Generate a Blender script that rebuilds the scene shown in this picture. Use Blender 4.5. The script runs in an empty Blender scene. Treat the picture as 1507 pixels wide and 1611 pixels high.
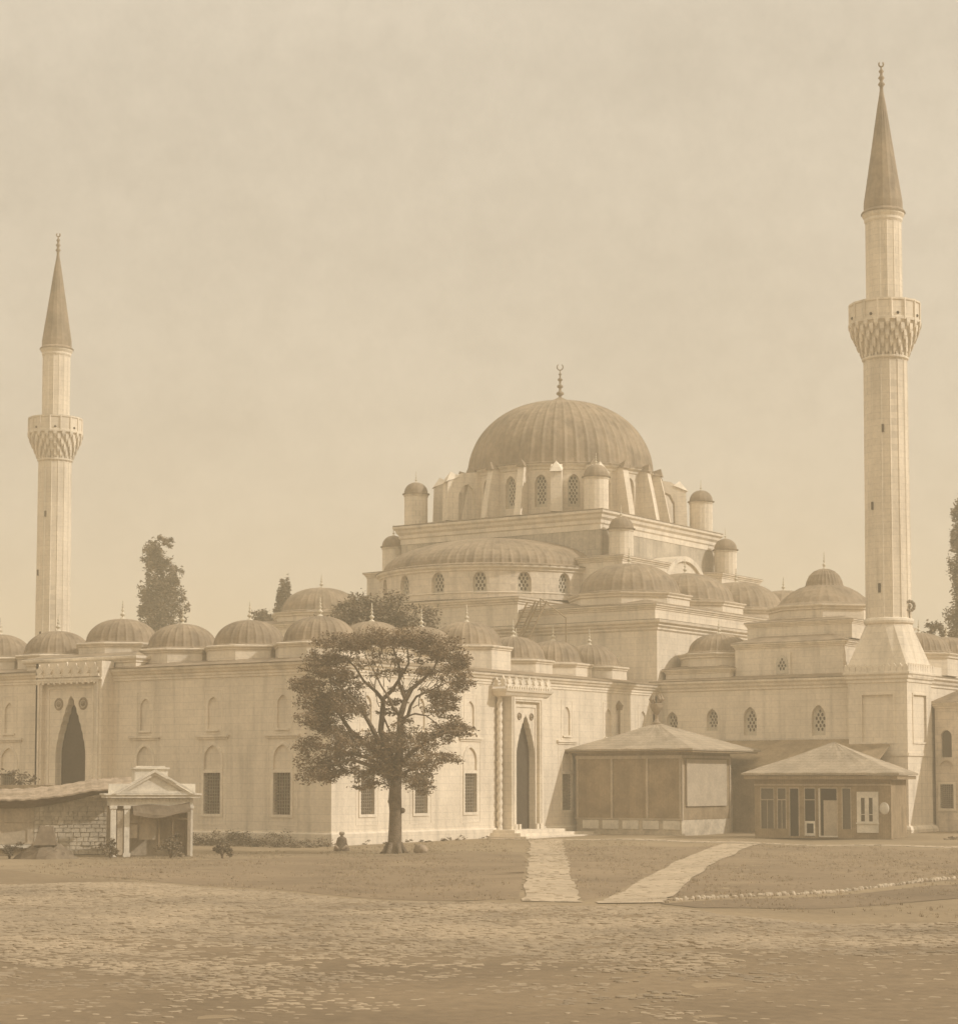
import bpy, math, random
import numpy as np
from mathutils import Vector, Matrix
from mathutils.geometry import tessellate_polygon
random.seed(7); rng = np.random.default_rng(7)
S = bpy.context.scene
COL = S.collection
R_ = math.radians

# ---------------------------------------------------------------- camera
cd = bpy.data.cameras.new("camera"); cam = bpy.data.objects.new("camera", cd); COL.objects.link(cam)
cam.location = (69.4, -88.3, 3.4)
cam.rotation_euler = (R_(90 + 4.0), 0, math.atan2(0.5606, 0.8281))
cd.sensor_fit = 'HORIZONTAL'; cd.sensor_width = 36.0
cd.lens = 3256.0 / 1507.0 * 36.0
cd.shift_y = 0.1319
cd.clip_start = 0.5; cd.clip_end = 3000
S.camera = cam

# ---------------------------------------------------------------- sky, sun, exposure
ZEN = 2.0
SUN_AZ = math.atan2(0.36, 0.933); SUN_EL = R_(36)
W = bpy.data.worlds.new("World"); S.world = W; W.use_nodes = True
nt = W.node_tree; nt.nodes.clear()
def N(t, **k):
    n = nt.nodes.new(t)
    for a, b in k.items(): setattr(n, a, b)
    return n
sky = N('ShaderNodeTexSky', sky_type='NISHITA'); sky.sun_disc = False
sky.sun_elevation = SUN_EL; sky.sun_rotation = math.pi / 2 - SUN_AZ; sky.dust_density = 4.0; sky.air_density = 1.0
bw = N('ShaderNodeRGBToBW'); nt.links.new(sky.outputs[0], bw.inputs[0])
pw = N('ShaderNodeMath', operation='POWER'); nt.links.new(bw.outputs[0], pw.inputs[0]); pw.inputs[1].default_value = 0.10
tc = N('ShaderNodeTexCoord'); mp = N('ShaderNodeMapping'); mp.inputs['Scale'].default_value = (1, 1, 2.2)
nt.links.new(tc.outputs['Generated'], mp.inputs[0])
nz = N('ShaderNodeTexNoise'); nz.inputs['Scale'].default_value = 7.0; nz.inputs['Detail'].default_value = 6; nz.inputs['Roughness'].default_value = 0.55
nt.links.new(mp.outputs[0], nz.inputs['Vector'])
mr = N('ShaderNodeMapRange'); mr.inputs[1].default_value = 0.3; mr.inputs[2].default_value = 0.7; mr.inputs[3].default_value = 0.94; mr.inputs[4].default_value = 1.05
nt.links.new(nz.outputs['Fac'], mr.inputs[0])
m1 = N('ShaderNodeMath', operation='MULTIPLY'); nt.links.new(pw.outputs[0], m1.inputs[0]); nt.links.new(mr.outputs[0], m1.inputs[1])
tint = N('ShaderNodeMix', data_type='RGBA', blend_type='MULTIPLY'); tint.inputs[0].default_value = 1.0
tint.inputs[6].default_value = (5.5, 4.90, 3.98, 1)
nz2 = N('ShaderNodeTexNoise'); nz2.inputs['Scale'].default_value = 60.0; nz2.inputs['Detail'].default_value = 5; nz2.inputs['Roughness'].default_value = 0.7
nt.links.new(tc.outputs['Generated'], nz2.inputs['Vector'])
mr2 = N('ShaderNodeMapRange'); mr2.inputs[1].default_value = 0.3; mr2.inputs[2].default_value = 0.7; mr2.inputs[3].default_value = 0.95; mr2.inputs[4].default_value = 1.05
nt.links.new(nz2.outputs['Fac'], mr2.inputs[0])
m3 = N('ShaderNodeMath', operation='MULTIPLY'); nt.links.new(m1.outputs[0], m3.inputs[0]); nt.links.new(mr2.outputs[0], m3.inputs[1]); m1 = m3
# hazy bright sky: luminance raised overhead, out of view, to lift shaded walls
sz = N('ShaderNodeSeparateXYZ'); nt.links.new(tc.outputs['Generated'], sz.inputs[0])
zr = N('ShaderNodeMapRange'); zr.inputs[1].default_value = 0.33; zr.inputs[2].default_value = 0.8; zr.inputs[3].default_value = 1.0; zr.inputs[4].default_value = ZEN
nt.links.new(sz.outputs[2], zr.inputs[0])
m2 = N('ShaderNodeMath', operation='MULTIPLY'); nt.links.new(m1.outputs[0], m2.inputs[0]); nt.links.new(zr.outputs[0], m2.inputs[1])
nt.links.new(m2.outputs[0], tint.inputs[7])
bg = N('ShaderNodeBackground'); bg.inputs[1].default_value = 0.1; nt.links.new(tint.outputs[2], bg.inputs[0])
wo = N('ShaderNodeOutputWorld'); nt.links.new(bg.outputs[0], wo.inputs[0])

sl = bpy.data.lights.new("sun", 'SUN'); sl.energy = 2.75; sl.angle = R_(0.6); sl.color = (1.0, 0.95, 0.875)
so = bpy.data.objects.new("sun", sl); COL.objects.link(so)
sd = Vector((math.cos(SUN_AZ) * math.cos(SUN_EL), math.sin(SUN_AZ) * math.cos(SUN_EL), math.sin(SUN_EL)))
so.rotation_euler = sd.to_track_quat('Z', 'Y').to_euler(); so.location = sd * 200
S.view_settings.view_transform = 'Standard'; S.view_settings.look = 'None'
S.view_settings.gamma = 1; S.view_settings.use_curve_mapping = False
S.view_settings.exposure = 0.10
S.render.engine = 'CYCLES'
S.cycles.use_denoising = True
S.cycles.max_bounces = 5; S.cycles.diffuse_bounces = 3; S.cycles.volume_bounces = 1; S.cycles.glossy_bounces = 2

# ---------------------------------------------------------------- materials
def material(name, base, var=0.10, nscale=0.5, rough=0.9, streak=0.0, joints=None, bump=0.3, fine=8.0, spec=0.15, dark=None, wave=None):
    m = bpy.data.materials.new(name); m.use_nodes = True; t = m.node_tree; t.nodes.clear()
    def n(ty, **k):
        x = t.nodes.new(ty)
        for a, b in k.items(): setattr(x, a, b)
        return x
    L = t.links.new
    out = n('ShaderNodeOutputMaterial'); p = n('ShaderNodeBsdfPrincipled'); L(p.outputs[0], out.inputs[0])
    p.inputs['Roughness'].default_value = rough; p.inputs['Specular IOR Level'].default_value = spec
    g = n('ShaderNodeNewGeometry')
    a = n('ShaderNodeTexNoise'); a.inputs['Scale'].default_value = nscale; a.inputs['Detail'].default_value = 8; a.inputs['Roughness'].default_value = 0.62
    L(g.outputs['Position'], a.inputs['Vector'])
    b = n('ShaderNodeTexNoise'); b.inputs['Scale'].default_value = fine; b.inputs['Detail'].default_value = 4
    L(g.outputs['Position'], b.inputs['Vector'])
    d = dark or tuple(c * (1 - 4.2 * var) for c in base)
    l = tuple(min(0.9, c * (1 + 1.6 * var)) for c in base)
    r = n('ShaderNodeMapRange'); r.inputs[1].default_value = 0.34; r.inputs[2].default_value = 0.62
    L(a.outputs['Fac'], r.inputs[0])
    mx = n('ShaderNodeMix', data_type='RGBA'); mx.inputs[6].default_value = (*d, 1); mx.inputs[7].default_value = (*l, 1)
    L(r.outputs[0], mx.inputs[0])
    half = n('ShaderNodeMix', data_type='RGBA'); half.inputs[0].default_value = 0.5; half.inputs[6].default_value = (*base, 1)
    L(mx.outputs[2], half.inputs[7]); cur = half.outputs[2]
    f = n('ShaderNodeMapRange'); f.inputs[1].default_value = 0.3; f.inputs[2].default_value = 0.7; f.inputs[3].default_value = 1 - var; f.inputs[4].default_value = 1 + var
    L(b.outputs['Fac'], f.inputs[0])
    q = n('ShaderNodeMix', data_type='RGBA', blend_type='MULTIPLY'); q.inputs[0].default_value = 1; L(cur, q.inputs[6]); L(f.outputs[0], q.inputs[7]); cur = q.outputs[2]
    if streak:
        mp = n('ShaderNodeMapping'); mp.inputs['Scale'].default_value = (1.6, 1.6, 0.12); L(g.outputs['Position'], mp.inputs[0])
        s = n('ShaderNodeTexNoise'); s.inputs['Scale'].default_value = 1.0; s.inputs['Detail'].default_value = 6; L(mp.outputs[0], s.inputs['Vector'])
        sr = n('ShaderNodeMapRange'); sr.inputs[1].default_value = 0.5; sr.inputs[2].default_value = 0.72; sr.inputs[3].default_value = 1; sr.inputs[4].default_value = 1 - streak
        L(s.outputs['Fac'], sr.inputs[0])
        q = n('ShaderNodeMix', data_type='RGBA', blend_type='MULTIPLY'); q.inputs[0].default_value = 1; L(cur, q.inputs[6]); L(sr.outputs[0], q.inputs[7]); cur = q.outputs[2]
    hgt = b.outputs['Fac']
    if joints:
        w, h, amt, mort = joints
        sx = n('ShaderNodeSeparateXYZ'); L(g.outputs['Position'], sx.inputs[0])
        ad = n('ShaderNodeMath', operation='SUBTRACT'); L(sx.outputs[0], ad.inputs[0]); L(sx.outputs[1], ad.inputs[1])
        cb = n('ShaderNodeCombineXYZ'); L(ad.outputs[0], cb.inputs[0]); L(sx.outputs[2], cb.inputs[1])
        k = n('ShaderNodeTexBrick'); k.inputs['Scale'].default_value = 1.0
        k.inputs['Brick Width'].default_value = w; k.inputs['Row Height'].default_value = h
        k.inputs['Mortar Size'].default_value = mort; k.inputs['Mortar Smooth'].default_value = 0.4; k.offset = 0.37
        k.inputs['Color1'].default_value = (1, 1, 1, 1); k.inputs['Color2'].default_value = (1 - amt * .6,) * 3 + (1,); k.inputs['Mortar'].default_value = (1 - amt * 2.2,) * 3 + (1,)
        L(cb.outputs[0], k.inputs['Vector'])
        q = n('ShaderNodeMix', data_type='RGBA', blend_type='MULTIPLY'); q.inputs[0].default_value = 1; L(cur, q.inputs[6]); L(k.outputs['Color'], q.inputs[7]); cur = q.outputs[2]
    if wave:
        sx = n('ShaderNodeTexWave', wave_type='BANDS', bands_direction=wave[0]); sx.inputs['Scale'].default_value = wave[1]; sx.inputs['Distortion'].default_value = 0.6
        L(g.outputs['Position'], sx.inputs['Vector'])
        wr = n('ShaderNodeMapRange'); wr.inputs[1].default_value = 0.0; wr.inputs[2].default_value = 0.35; wr.inputs[3].default_value = 1 - wave[2]; wr.inputs[4].default_value = 1
        L(sx.outputs['Fac'], wr.inputs[0])
        q = n('ShaderNodeMix', data_type='RGBA', blend_type='MULTIPLY'); q.inputs[0].default_value = 1; L(cur, q.inputs[6]); L(wr.outputs[0], q.inputs[7]); cur = q.outputs[2]
    L(cur, p.inputs['Base Color'])
    bp = n('ShaderNodeBump'); bp.inputs['Strength'].default_value = bump; bp.inputs['Distance'].default_value = 0.05
    L(hgt, bp.inputs['Height']); L(bp.outputs[0], p.inputs['Normal'])
    return m

M = {}
M['stone'] = material('limestone', (0.75, 0.655, 0.525), 0.065, 0.35, streak=0.22, joints=(1.1, 0.42, 0.075, 0.018), fine=5)
M['ashlar'] = material('jointed limestone', (0.71, 0.61, 0.485), 0.09, 0.6, streak=0.2, joints=(1.1, 0.5, 0.09, 0.02), fine=4)
M['trim'] = material('carved marble', (0.75, 0.66, 0.535), 0.08, 0.9, streak=0.15)
M['lead'] = material('weathered lead sheet', (0.285, 0.218, 0.147), 0.13, 0.55, rough=0.7, streak=0.30, fine=3, spec=0.25, bump=0.6)
M['leadwall'] = material('lead clad wall', (0.50, 0.435, 0.345), 0.12, 0.6, rough=0.75, streak=0.25, joints=(0.55, 1.5, 0.10, 0.03))
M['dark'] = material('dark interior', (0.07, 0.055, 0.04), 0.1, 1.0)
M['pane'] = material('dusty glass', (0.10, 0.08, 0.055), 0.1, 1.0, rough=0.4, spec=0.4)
M['iron'] = material('rusty iron bars', (0.30, 0.25, 0.19), 0.1, 2.0)
M['grille'] = material('plaster grille', (0.56, 0.50, 0.40), 0.06, 1.0)
M['gold'] = material('gilded bronze', (0.62, 0.55, 0.42), 0.08, 2.0, rough=0.5, spec=0.5)
M['wood'] = material('weathered boards', (0.315, 0.235, 0.148), 0.13, 0.8, streak=0.25, wave=('X', 2.6, 0.10))
M['woodlight'] = material('pale boards', (0.46, 0.38, 0.28), 0.12, 0.8, streak=0.2)
M['white'] = material('whitewash', (0.68, 0.62, 0.52), 0.08, 1.5, streak=0.18)
M['shingle'] = material('shingle roof', (0.40, 0.33, 0.245), 0.13, 0.7, streak=0.0, joints=(0.35, 0.16, 0.10, 0.02), fine=9)
M['tile'] = material('clay tiles', (0.36, 0.28, 0.20), 0.16, 2.0, fine=12)
M['canvas'] = material('stained canvas', (0.20, 0.155, 0.108), 0.12, 1.0, fine=4)
M['cloth'] = material('pale cloth', (0.44, 0.37, 0.28), 0.08, 1.0)
M['rubble'] = material('rubble masonry', (0.50, 0.43, 0.33), 0.14, 1.2, fine=6)
M['rock'] = material('field stone', (0.48, 0.40, 0.30), 0.14, 2.0, fine=9)
M['bark'] = material('rough bark', (0.19, 0.145, 0.10), 0.16, 3.0, fine=16, streak=0.3, bump=0.8)
M['ground'] = material('trodden dirt and turf', (0.27, 0.205, 0.13), 0.085, 0.14, fine=2.6, bump=0.9)
M['turf'] = material('dry turf', (0.235, 0.175, 0.113), 0.10, 0.2, fine=3.4, bump=0.9)
M['turfdark'] = material('dark turf', (0.20, 0.15, 0.098), 0.10, 0.2, fine=3.4, bump=0.9)  # turf in a darker tone than the lawns
M['path'] = material('paved path', (0.43, 0.345, 0.245), 0.10, 0.5, fine=5, bump=0.8)
M['road'] = material('road dirt', (0.215, 0.16, 0.10), 0.10, 0.16, fine=3.0, bump=0.9)
M['sett'] = material('worn setts', (0.33, 0.26, 0.18), 0.14, 0.22, fine=3.5, bump=0.6)

def leafmat(name, base):
    m = bpy.data.materials.new(name); m.use_nodes = True; t = m.node_tree; p = t.nodes['Principled BSDF']
    g = t.nodes.new('ShaderNodeNewGeometry'); a = t.nodes.new('ShaderNodeTexNoise'); a.inputs['Scale'].default_value = 1.3; a.inputs['Detail'].default_value = 5
    t.links.new(g.outputs['Position'], a.inputs['Vector'])
    r = t.nodes.new('ShaderNodeMapRange'); r.inputs[1].default_value = .35; r.inputs[2].default_value = .65; t.links.new(a.outputs['Fac'], r.inputs[0])
    mx = t.nodes.new('ShaderNodeMix'); mx.data_type = 'RGBA'
    mx.inputs[6].default_value = (*[c * .6 for c in base], 1); mx.inputs[7].default_value = (*[c * 1.5 for c in base], 1)
    t.links.new(r.outputs[0], mx.inputs[0]); t.links.new(mx.outputs[2], p.inputs['Base Color'])
    p.inputs['Roughness'].default_value = 0.8; p.inputs['Specular IOR Level'].default_value = 0.1
    return m
M['leaf'] = leafmat('foliage', (0.20, 0.145, 0.092))
M['leaffar'] = leafmat('far foliage', (0.18, 0.14, 0.095))

# ---------------------------------------------------------------- helpers
def tag(o, label=None, cat=None, group=None, kind=None):
    if label: o['label'] = label
    if cat: o['category'] = cat
    if group: o['group'] = group
    if kind: o['kind'] = kind
    return o
def thing(name, label, cat, loc=(0, 0, 0), rz=0.0, group=None):
    o = bpy.data.objects.new(name, None); COL.objects.link(o)
    o.location = loc; o.rotation_euler = (0, 0, rz); o.empty_display_size = 0.5
    return tag(o, label, cat, group)
def absloc(o):
    v = Vector((0, 0, 0))
    while o is not None:
        v += o.location; o = o.parent
    return v
def pcos(a, p): return max(0.0, math.cos(a)) ** p
class MB:
    def __init__(s): s.v = []; s.f = []
    def add(s, vs, fs):
        k = len(s.v); s.v += [tuple(p) for p in vs]; s.f += [tuple(i + k for i in f) for f in fs]; return s
    def box(s, x0, x1, y0, y1, z0, z1):
        return s.add([(x0, y0, z0), (x1, y0, z0), (x1, y1, z0), (x0, y1, z0), (x0, y0, z1), (x1, y0, z1), (x1, y1, z1), (x0, y1, z1)],
                     [(3, 2, 1, 0), (4, 5, 6, 7), (0, 1, 5, 4), (1, 2, 6, 5), (2, 3, 7, 6), (3, 0, 4, 7)])
    def prism(s, a, z0, b=None, z1=1, caps=True):
        b = b or a; n = len(a)
        vs = [(x, y, z0) for x, y in a] + [(x, y, z1) for x, y in b]
        fs = [(i, (i + 1) % n, n + (i + 1) % n, n + i) for i in range(n)]
        if caps: fs += [tuple(range(n))[::-1], tuple(range(n, 2 * n))]
        return s.add(vs, fs)
    def lathe(s, prof, c=(0, 0), n=24, ph=0.0, rib=0, ribamp=0.0, a0=0.0, a1=2 * math.pi, smooth_cap=True):
        full = abs(a1 - a0 - 2 * math.pi) < 1e-6; m = n if full else n + 1
        vs = []
        for r, z in prof:
            for i in range(m):
                a = ph + a0 + (a1 - a0) * i / n
                rr = r + (ribamp if rib and i % rib == 0 and r > .25 else 0)
                vs.append((c[0] + rr * math.cos(a), c[1] + rr * math.sin(a), z))
        fs = []
        for j in range(len(prof) - 1):
            for i in range(n):
                i2 = (i + 1) % m
                fs.append((j * m + i, j * m + i2, (j + 1) * m + i2, (j + 1) * m + i))
        return s.add(vs, fs)
    def sweep(s, poly, prof):
        """closed moulding: poly is counter-clockwise, prof = list of (outward, z)"""
        n = len(poly); vs = []
        for o, z in prof:
            for i in range(n):
                p0 = Vector(poly[i - 1]); p1 = Vector(poly[i]); p2 = Vector(poly[(i + 1) % n])
                d1 = (p1 - p0).normalized(); d2 = (p2 - p1).normalized()
                n1 = Vector((d1.y, -d1.x)); n2 = Vector((d2.y, -d2.x)); mm = (n1 + n2)
                mm = mm / max(0.2, mm.dot(n1))
                q = p1 + mm * o; vs.append((q.x, q.y, z))
        fs = []
        for j in range(len(prof) - 1):
            for i in range(n):
                fs.append((j * n + i, j * n + (i + 1) % n, (j + 1) * n + (i + 1) % n, (j + 1) * n + i))
        return s.add(vs, fs)
    def tube(s, pts, rad, n=7):
        pts = [Vector(p) for p in pts]; rings = []
        for i, p in enumerate(pts):
            d = (pts[min(i + 1, len(pts) - 1)] - pts[max(i - 1, 0)]).normalized()
            u = d.cross(Vector((0.13, 0.97, 0.2))).normalized(); w = d.cross(u)
            rings += [tuple(p + (u * math.cos(2 * math.pi * k / n) + w * math.sin(2 * math.pi * k / n)) * rad[i]) for k in range(n)]
        fs = [(j * n + k, j * n + (k + 1) % n, (j + 1) * n + (k + 1) % n, (j + 1) * n + k) for j in range(len(pts) - 1) for k in range(n)]
        fs += [tuple(range(n))[::-1], tuple((len(pts) - 1) * n + k for k in range(n))]
        return s.add(rings, fs)
    def bar(s, p, q, w, h=None):
        """square bar from p to q"""
        p = Vector(p); q = Vector(q); d = (q - p).normalized(); h = h or w
        up = Vector((0, 0, 1)) if abs(d.z) < .9 else Vector((0, 1, 0))
        u = d.cross(up).normalized() * w / 2; v = u.cross(d).normalized() * h / 2
        vs = [a + x * u + y * v for a in (p, q) for x, y in ((-1, -1), (1, -1), (1, 1), (-1, 1))]
        return s.add(vs, [(3, 2, 1, 0), (4, 5, 6, 7), (0, 1, 5, 4), (1, 2, 6, 5), (2, 3, 7, 6), (3, 0, 4, 7)])
    def plate(s, F, outer, holes, depth, back=0.0):
        """F maps (u, z, d) to a point, d = distance behind the face. front + reveals (+ back face)."""
        loops = [outer] + holes; flat = [p for l in loops for p in l]
        tris = tessellate_polygon([[Vector((u, z, 0)) for u, z in l] for l in loops])
        s.add([F(u, z, 0) for u, z in flat], [tuple(t) for t in tris])
        for l in holes:
            n = len(l); s.add([F(u, z, 0) for u, z in l] + [F(u, z, depth) for u, z in l], [(i, (i + 1) % n, n + (i + 1) % n, n + i) for i in range(n)])
        if back:
            n = len(outer); s.add([F(u, z, 0) for u, z in outer] + [F(u, z, back) for u, z in outer], [(i, (i + 1) % n, n + (i + 1) % n, n + i) for i in range(n)])
        return s
    def face(s, F, loop, d):
        return s.add([F(u, z, d) for u, z in loop], [tuple(range(len(loop)))])
    def ball(s, c, r, n=10, sq=1.0):
        pr = [(max(0.001, r * math.sin(math.pi * k / 6)), c[2] - r * sq * math.cos(math.pi * k / 6)) for k in range(7)]
        return s.lathe(pr, c, n)
    def build(s, name, mat, parent=None, org=None, smooth=False, local=False):
        """org: object origin (world unless local). vertices are world (or root-local) coordinates"""
        me = bpy.data.meshes.new(name)
        base = Vector((0, 0, 0)) if (parent is None or local) else absloc(parent)
        if local and parent is not None and parent.parent is not None: base = parent.location.copy()
        o0 = Vector(org) if org is not None else base
        me.from_pydata([(x - o0.x, y - o0.y, z - o0.z) for x, y, z in s.v], [], s.f); me.update()
        if smooth:
            me.polygons.foreach_set('use_smooth', [True] * len(me.polygons))
        me.materials.append(mat if not isinstance(mat, str) else M[mat])
        o = bpy.data.objects.new(name, me); COL.objects.link(o)
        if parent is not None: o.parent = parent
        o.location = o0 - base
        return o
def copy_to(src, parent, delta):
    """copy of a part and its sub-parts under the same thing, moved by delta"""
    c = src.copy(); COL.objects.link(c); c.parent = parent; c.location = src.location + Vector(delta)
    for ch in [q for q in bpy.data.objects if q.parent == src]:
        d = ch.copy(); COL.objects.link(d); d.parent = c
    return c
def rect(x0, x1, y0, y1): return [(x0, y0), (x1, y0), (x1, y1), (x0, y1)]
def octagon(cx, cy, A, n=8):
    r = A / math.cos(math.pi / n)
    return [(cx + r * math.cos(math.pi / n + 2 * math.pi * i / n), cy + r * math.sin(math.pi / n + 2 * math.pi * i / n)) for i in range(n)]
def arch(c, z0, w, zs, k=0.75, n=7):
    """pointed arch outline, k>0.5: how steep"""
    r = w * k; e = r - w / 2; ph = math.acos(e / r); L = [(c - w / 2, z0), (c + w / 2, z0)]
    rt = [(c - e + r * math.cos(ph * i / n), zs + r * math.sin(ph * i / n)) for i in range(n)]
    top = (c, zs + r * math.sin(ph))
    return L + rt + [top] + [(2 * c - u, z) for u, z in reversed(rt)]
def rz(u0, u1, z0, z1): return [(u0, z0), (u1, z0), (u1, z1), (u0, z1)]
def ring(F, mb, loop, grow, proud):
    """raised frame round a rectangular loop"""
    (u0, z0), (u1, _), (_, z1) = loop[0], loop[1], loop[2]
    G = lambda u, z, d: F(u, z, d - proud)
    mb.plate(G, rz(u0 - grow, u1 + grow, z0 - grow, z1 + grow), [rz(u0, u1, z0, z1)], proud + .02, back=proud)
CORN = lambda z, s=1.0: [(0.0, z), (0.10 * s, z + .10 * s), (0.10 * s, z + .20 * s), (0.24 * s, z + .32 * s), (0.24 * s, z + .42 * s), (0.40 * s, z + .52 * s), (0.44 * s, z + .66 * s), (0.40 * s, z + .68 * s), (-0.3 * s, z + .80 * s)]

def dome_prof(R, z0, H, flare=0.12, n=14, cap=0.0):
    L = [(R * (1 + flare), z0 - .02), (R * (1 + flare), z0 + .06), (R * 1.02, z0 + .16)]
    for k in range(1, n + 1):
        a = math.pi / 2 * k / n
        L.append((max(cap, R * pcos(a, .92)), z0 + .16 + (H - .16) * math.sin(a)))
    return L
def finial_prof(z, h):
    k = h
    return [(0.19 * k, z - .06 * k), (0.17 * k, z + .02 * k), (0.06 * k, z + .10 * k), (0.045 * k, z + .14 * k), (0.13 * k, z + .20 * k), (0.15 * k, z + .26 * k), (0.04 * k, z + .35 * k), (0.035 * k, z + .40 * k), (0.10 * k, z + .46 * k), (0.035 * k, z + .55 * k),
            (0.03 * k, z + .59 * k), (0.075 * k, z + .645 * k), (0.025 * k, z + .71 * k), (0.022 * k, z + .75 * k), (0.055 * k, z + .79 * k), (0.018 * k, z + .84 * k), (0.035 * k, z + .91 * k), (0.01 * k, z + 1.0 * k)]
def add_dome(root, c, R, z0, H, ribs=26, finial=1.05, name='dome', sub=4, slim=1.0):
    d = MB().lathe(dome_prof(R, z0, H), c, ribs * sub, rib=sub, ribamp=0.05 if R < 5 else 0.07).build(name, 'lead', root, org=(c[0], c[1], z0), smooth=False)
    d.rotation_euler.z = random.uniform(0, .24)
    if finial:
        pr = [(r * slim, z) for r, z in finial_prof(z0 + H, finial)]
        MB().lathe(pr, c, 10).build('finial', 'gold', d, smooth=True)
    return d
def grille_window(root, F, c, z0, w, zs, depth=0.3, name='window', k=0.75):
    """pierced plaster grille in front of a dark pane"""
    loop = arch(c, z0, w, zs, k)
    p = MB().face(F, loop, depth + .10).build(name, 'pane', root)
    pitch = w / 3.6; r = pitch * .42; holes = []; top = max(z for _, z in loop)
    def inside(u, z):
        if z - r < z0 + .04 or abs(u - c) + r > w / 2 - .02: return False
        if z <= zs - r: return True
        rr = w * k; e = rr - w / 2
        return math.hypot(abs(u - c) + e, z - zs) + r < rr - .02
    j = 0; z = z0 + pitch * .55
    while z < top:
        off = 0 if j % 2 == 0 else pitch / 2
        for i in range(-3, 4):
            u = c + i * pitch + off
            if inside(u, z): holes.append([(u + r * .85 * math.cos(math.pi / 6 + a * math.pi / 3), z + r * 1.15 * math.sin(math.pi / 6 + a * math.pi / 3)) for a in range(6)])
        z += pitch * .88; j += 1
    G = lambda u, z, d: F(u, z, d + depth - .06)
    MB().plate(G, loop, holes, .08).build('grille', 'grille', p)
    return p
def bar_window(root, F, c, z0, z1, w, depth=0.32, name='window'):
    p = MB().face(F, rz(c - w / 2, c + w / 2, z0, z1), depth).build(name, 'pane', root)
    b = MB()
    def bx(u0, u1, a, e):
        q = [F(u0, a, .10), F(u1, a, .10), F(u1, e, .10), F(u0, e, .10), F(u0, a, .15), F(u1, a, .15), F(u1, e, .15), F(u0, e, .15)]
        b.add(q, [(0, 1, 2, 3), (0, 1, 5, 4), (1, 2, 6, 5), (2, 3, 7, 6), (3, 0, 4, 7), (4, 5, 6, 7)])
    for i in range(1, 7):
        u = c - w / 2 + w * i / 7; bx(u - .022, u + .022, z0, z1)
    for i in range(1, 12):
        z = z0 + (z1 - z0) * i / 12; bx(c - w / 2, c + w / 2, z - .02, z + .02)
    b.build('iron_grille', 'iron', p)
    f = MB(); ring(F, f, rz(c - w / 2, c + w / 2, z0, z1), .16, .05); f.build('window_frame', 'trim', p)
    return p

def GZ(x, y):    # ground height
    return 0.0075 * max(0.0, min(y, 45.0))
# ================================================================ GROUND
def grid(x0, x1, y0, y1, nx, ny, f):
    mb = MB(); vs = [(x, y, f(x, y)) for y in np.linspace(y0, y1, ny) for x in np.linspace(x0, x1, nx)]
    return mb.add(vs, [(j * nx + i, j * nx + i + 1, (j + 1) * nx + i + 1, (j + 1) * nx + i) for j in range(ny - 1) for i in range(nx - 1)])
def undul(x, y):
    return 0.05 * math.sin(x * .31 + 1.3) * math.sin(y * .27) + 0.03 * math.sin(x * .83 + y * .4)
def gz(x, y):
    w = 1.0 if (x > 3 and y < 34) else 0.0
    return GZ(x, y) + w * undul(x, y) * min(1, max(0, (x - 3) / 6)) - 0.02
mb = grid(-1200, 1200, -1200, 1200, 25, 25, lambda x, y: GZ(x, y) - 0.3)
g = mb.build('ground', 'ground'); tag(g, kind='structure')
mb = grid(-110, 130, -120, 90, 241, 211, lambda x, y: gz(x, y))
g = mb.build('ground', 'ground', smooth=True); tag(g, kind='structure')
def sheet(name, mat, poly, lift, n=0.8):
    """terrain-following sheet cut to a polygon"""
    xs = [p[0] for p in poly]; ys = [p[1] for p in poly]
    tri = tessellate_polygon([[Vector((x, y, 0)) for x, y in poly]])
    import bmesh
    bm = bmesh.new(); vv = [bm.verts.new((x, y, 0)) for x, y in poly]
    for t in tri:
        try: bm.faces.new([vv[i] for i in t])
        except ValueError: pass
    for ax, lo, hi in ((0, min(xs), max(xs)), (1, min(ys), max(ys))):
        k = math.ceil(lo / n) * n
        while k < hi:
            co = [0, 0, 0]; no = [0, 0, 0]; co[ax] = k; no[ax] = 1
            bmesh.ops.bisect_plane(bm, geom=bm.verts[:] + bm.edges[:] + bm.faces[:], plane_co=co, plane_no=no); k += n
    for v in bm.verts: v.co.z = gz(v.co.x, v.co.y) + lift
    me = bpy.data.meshes.new(name); bm.to_mesh(me); bm.free(); me.materials.append(M[mat])
    me.polygons.foreach_set('use_smooth', [True] * len(me.polygons))
    o = bpy.data.objects.new(name, me); COL.objects.link(o); return tag(o, kind='structure')
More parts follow.
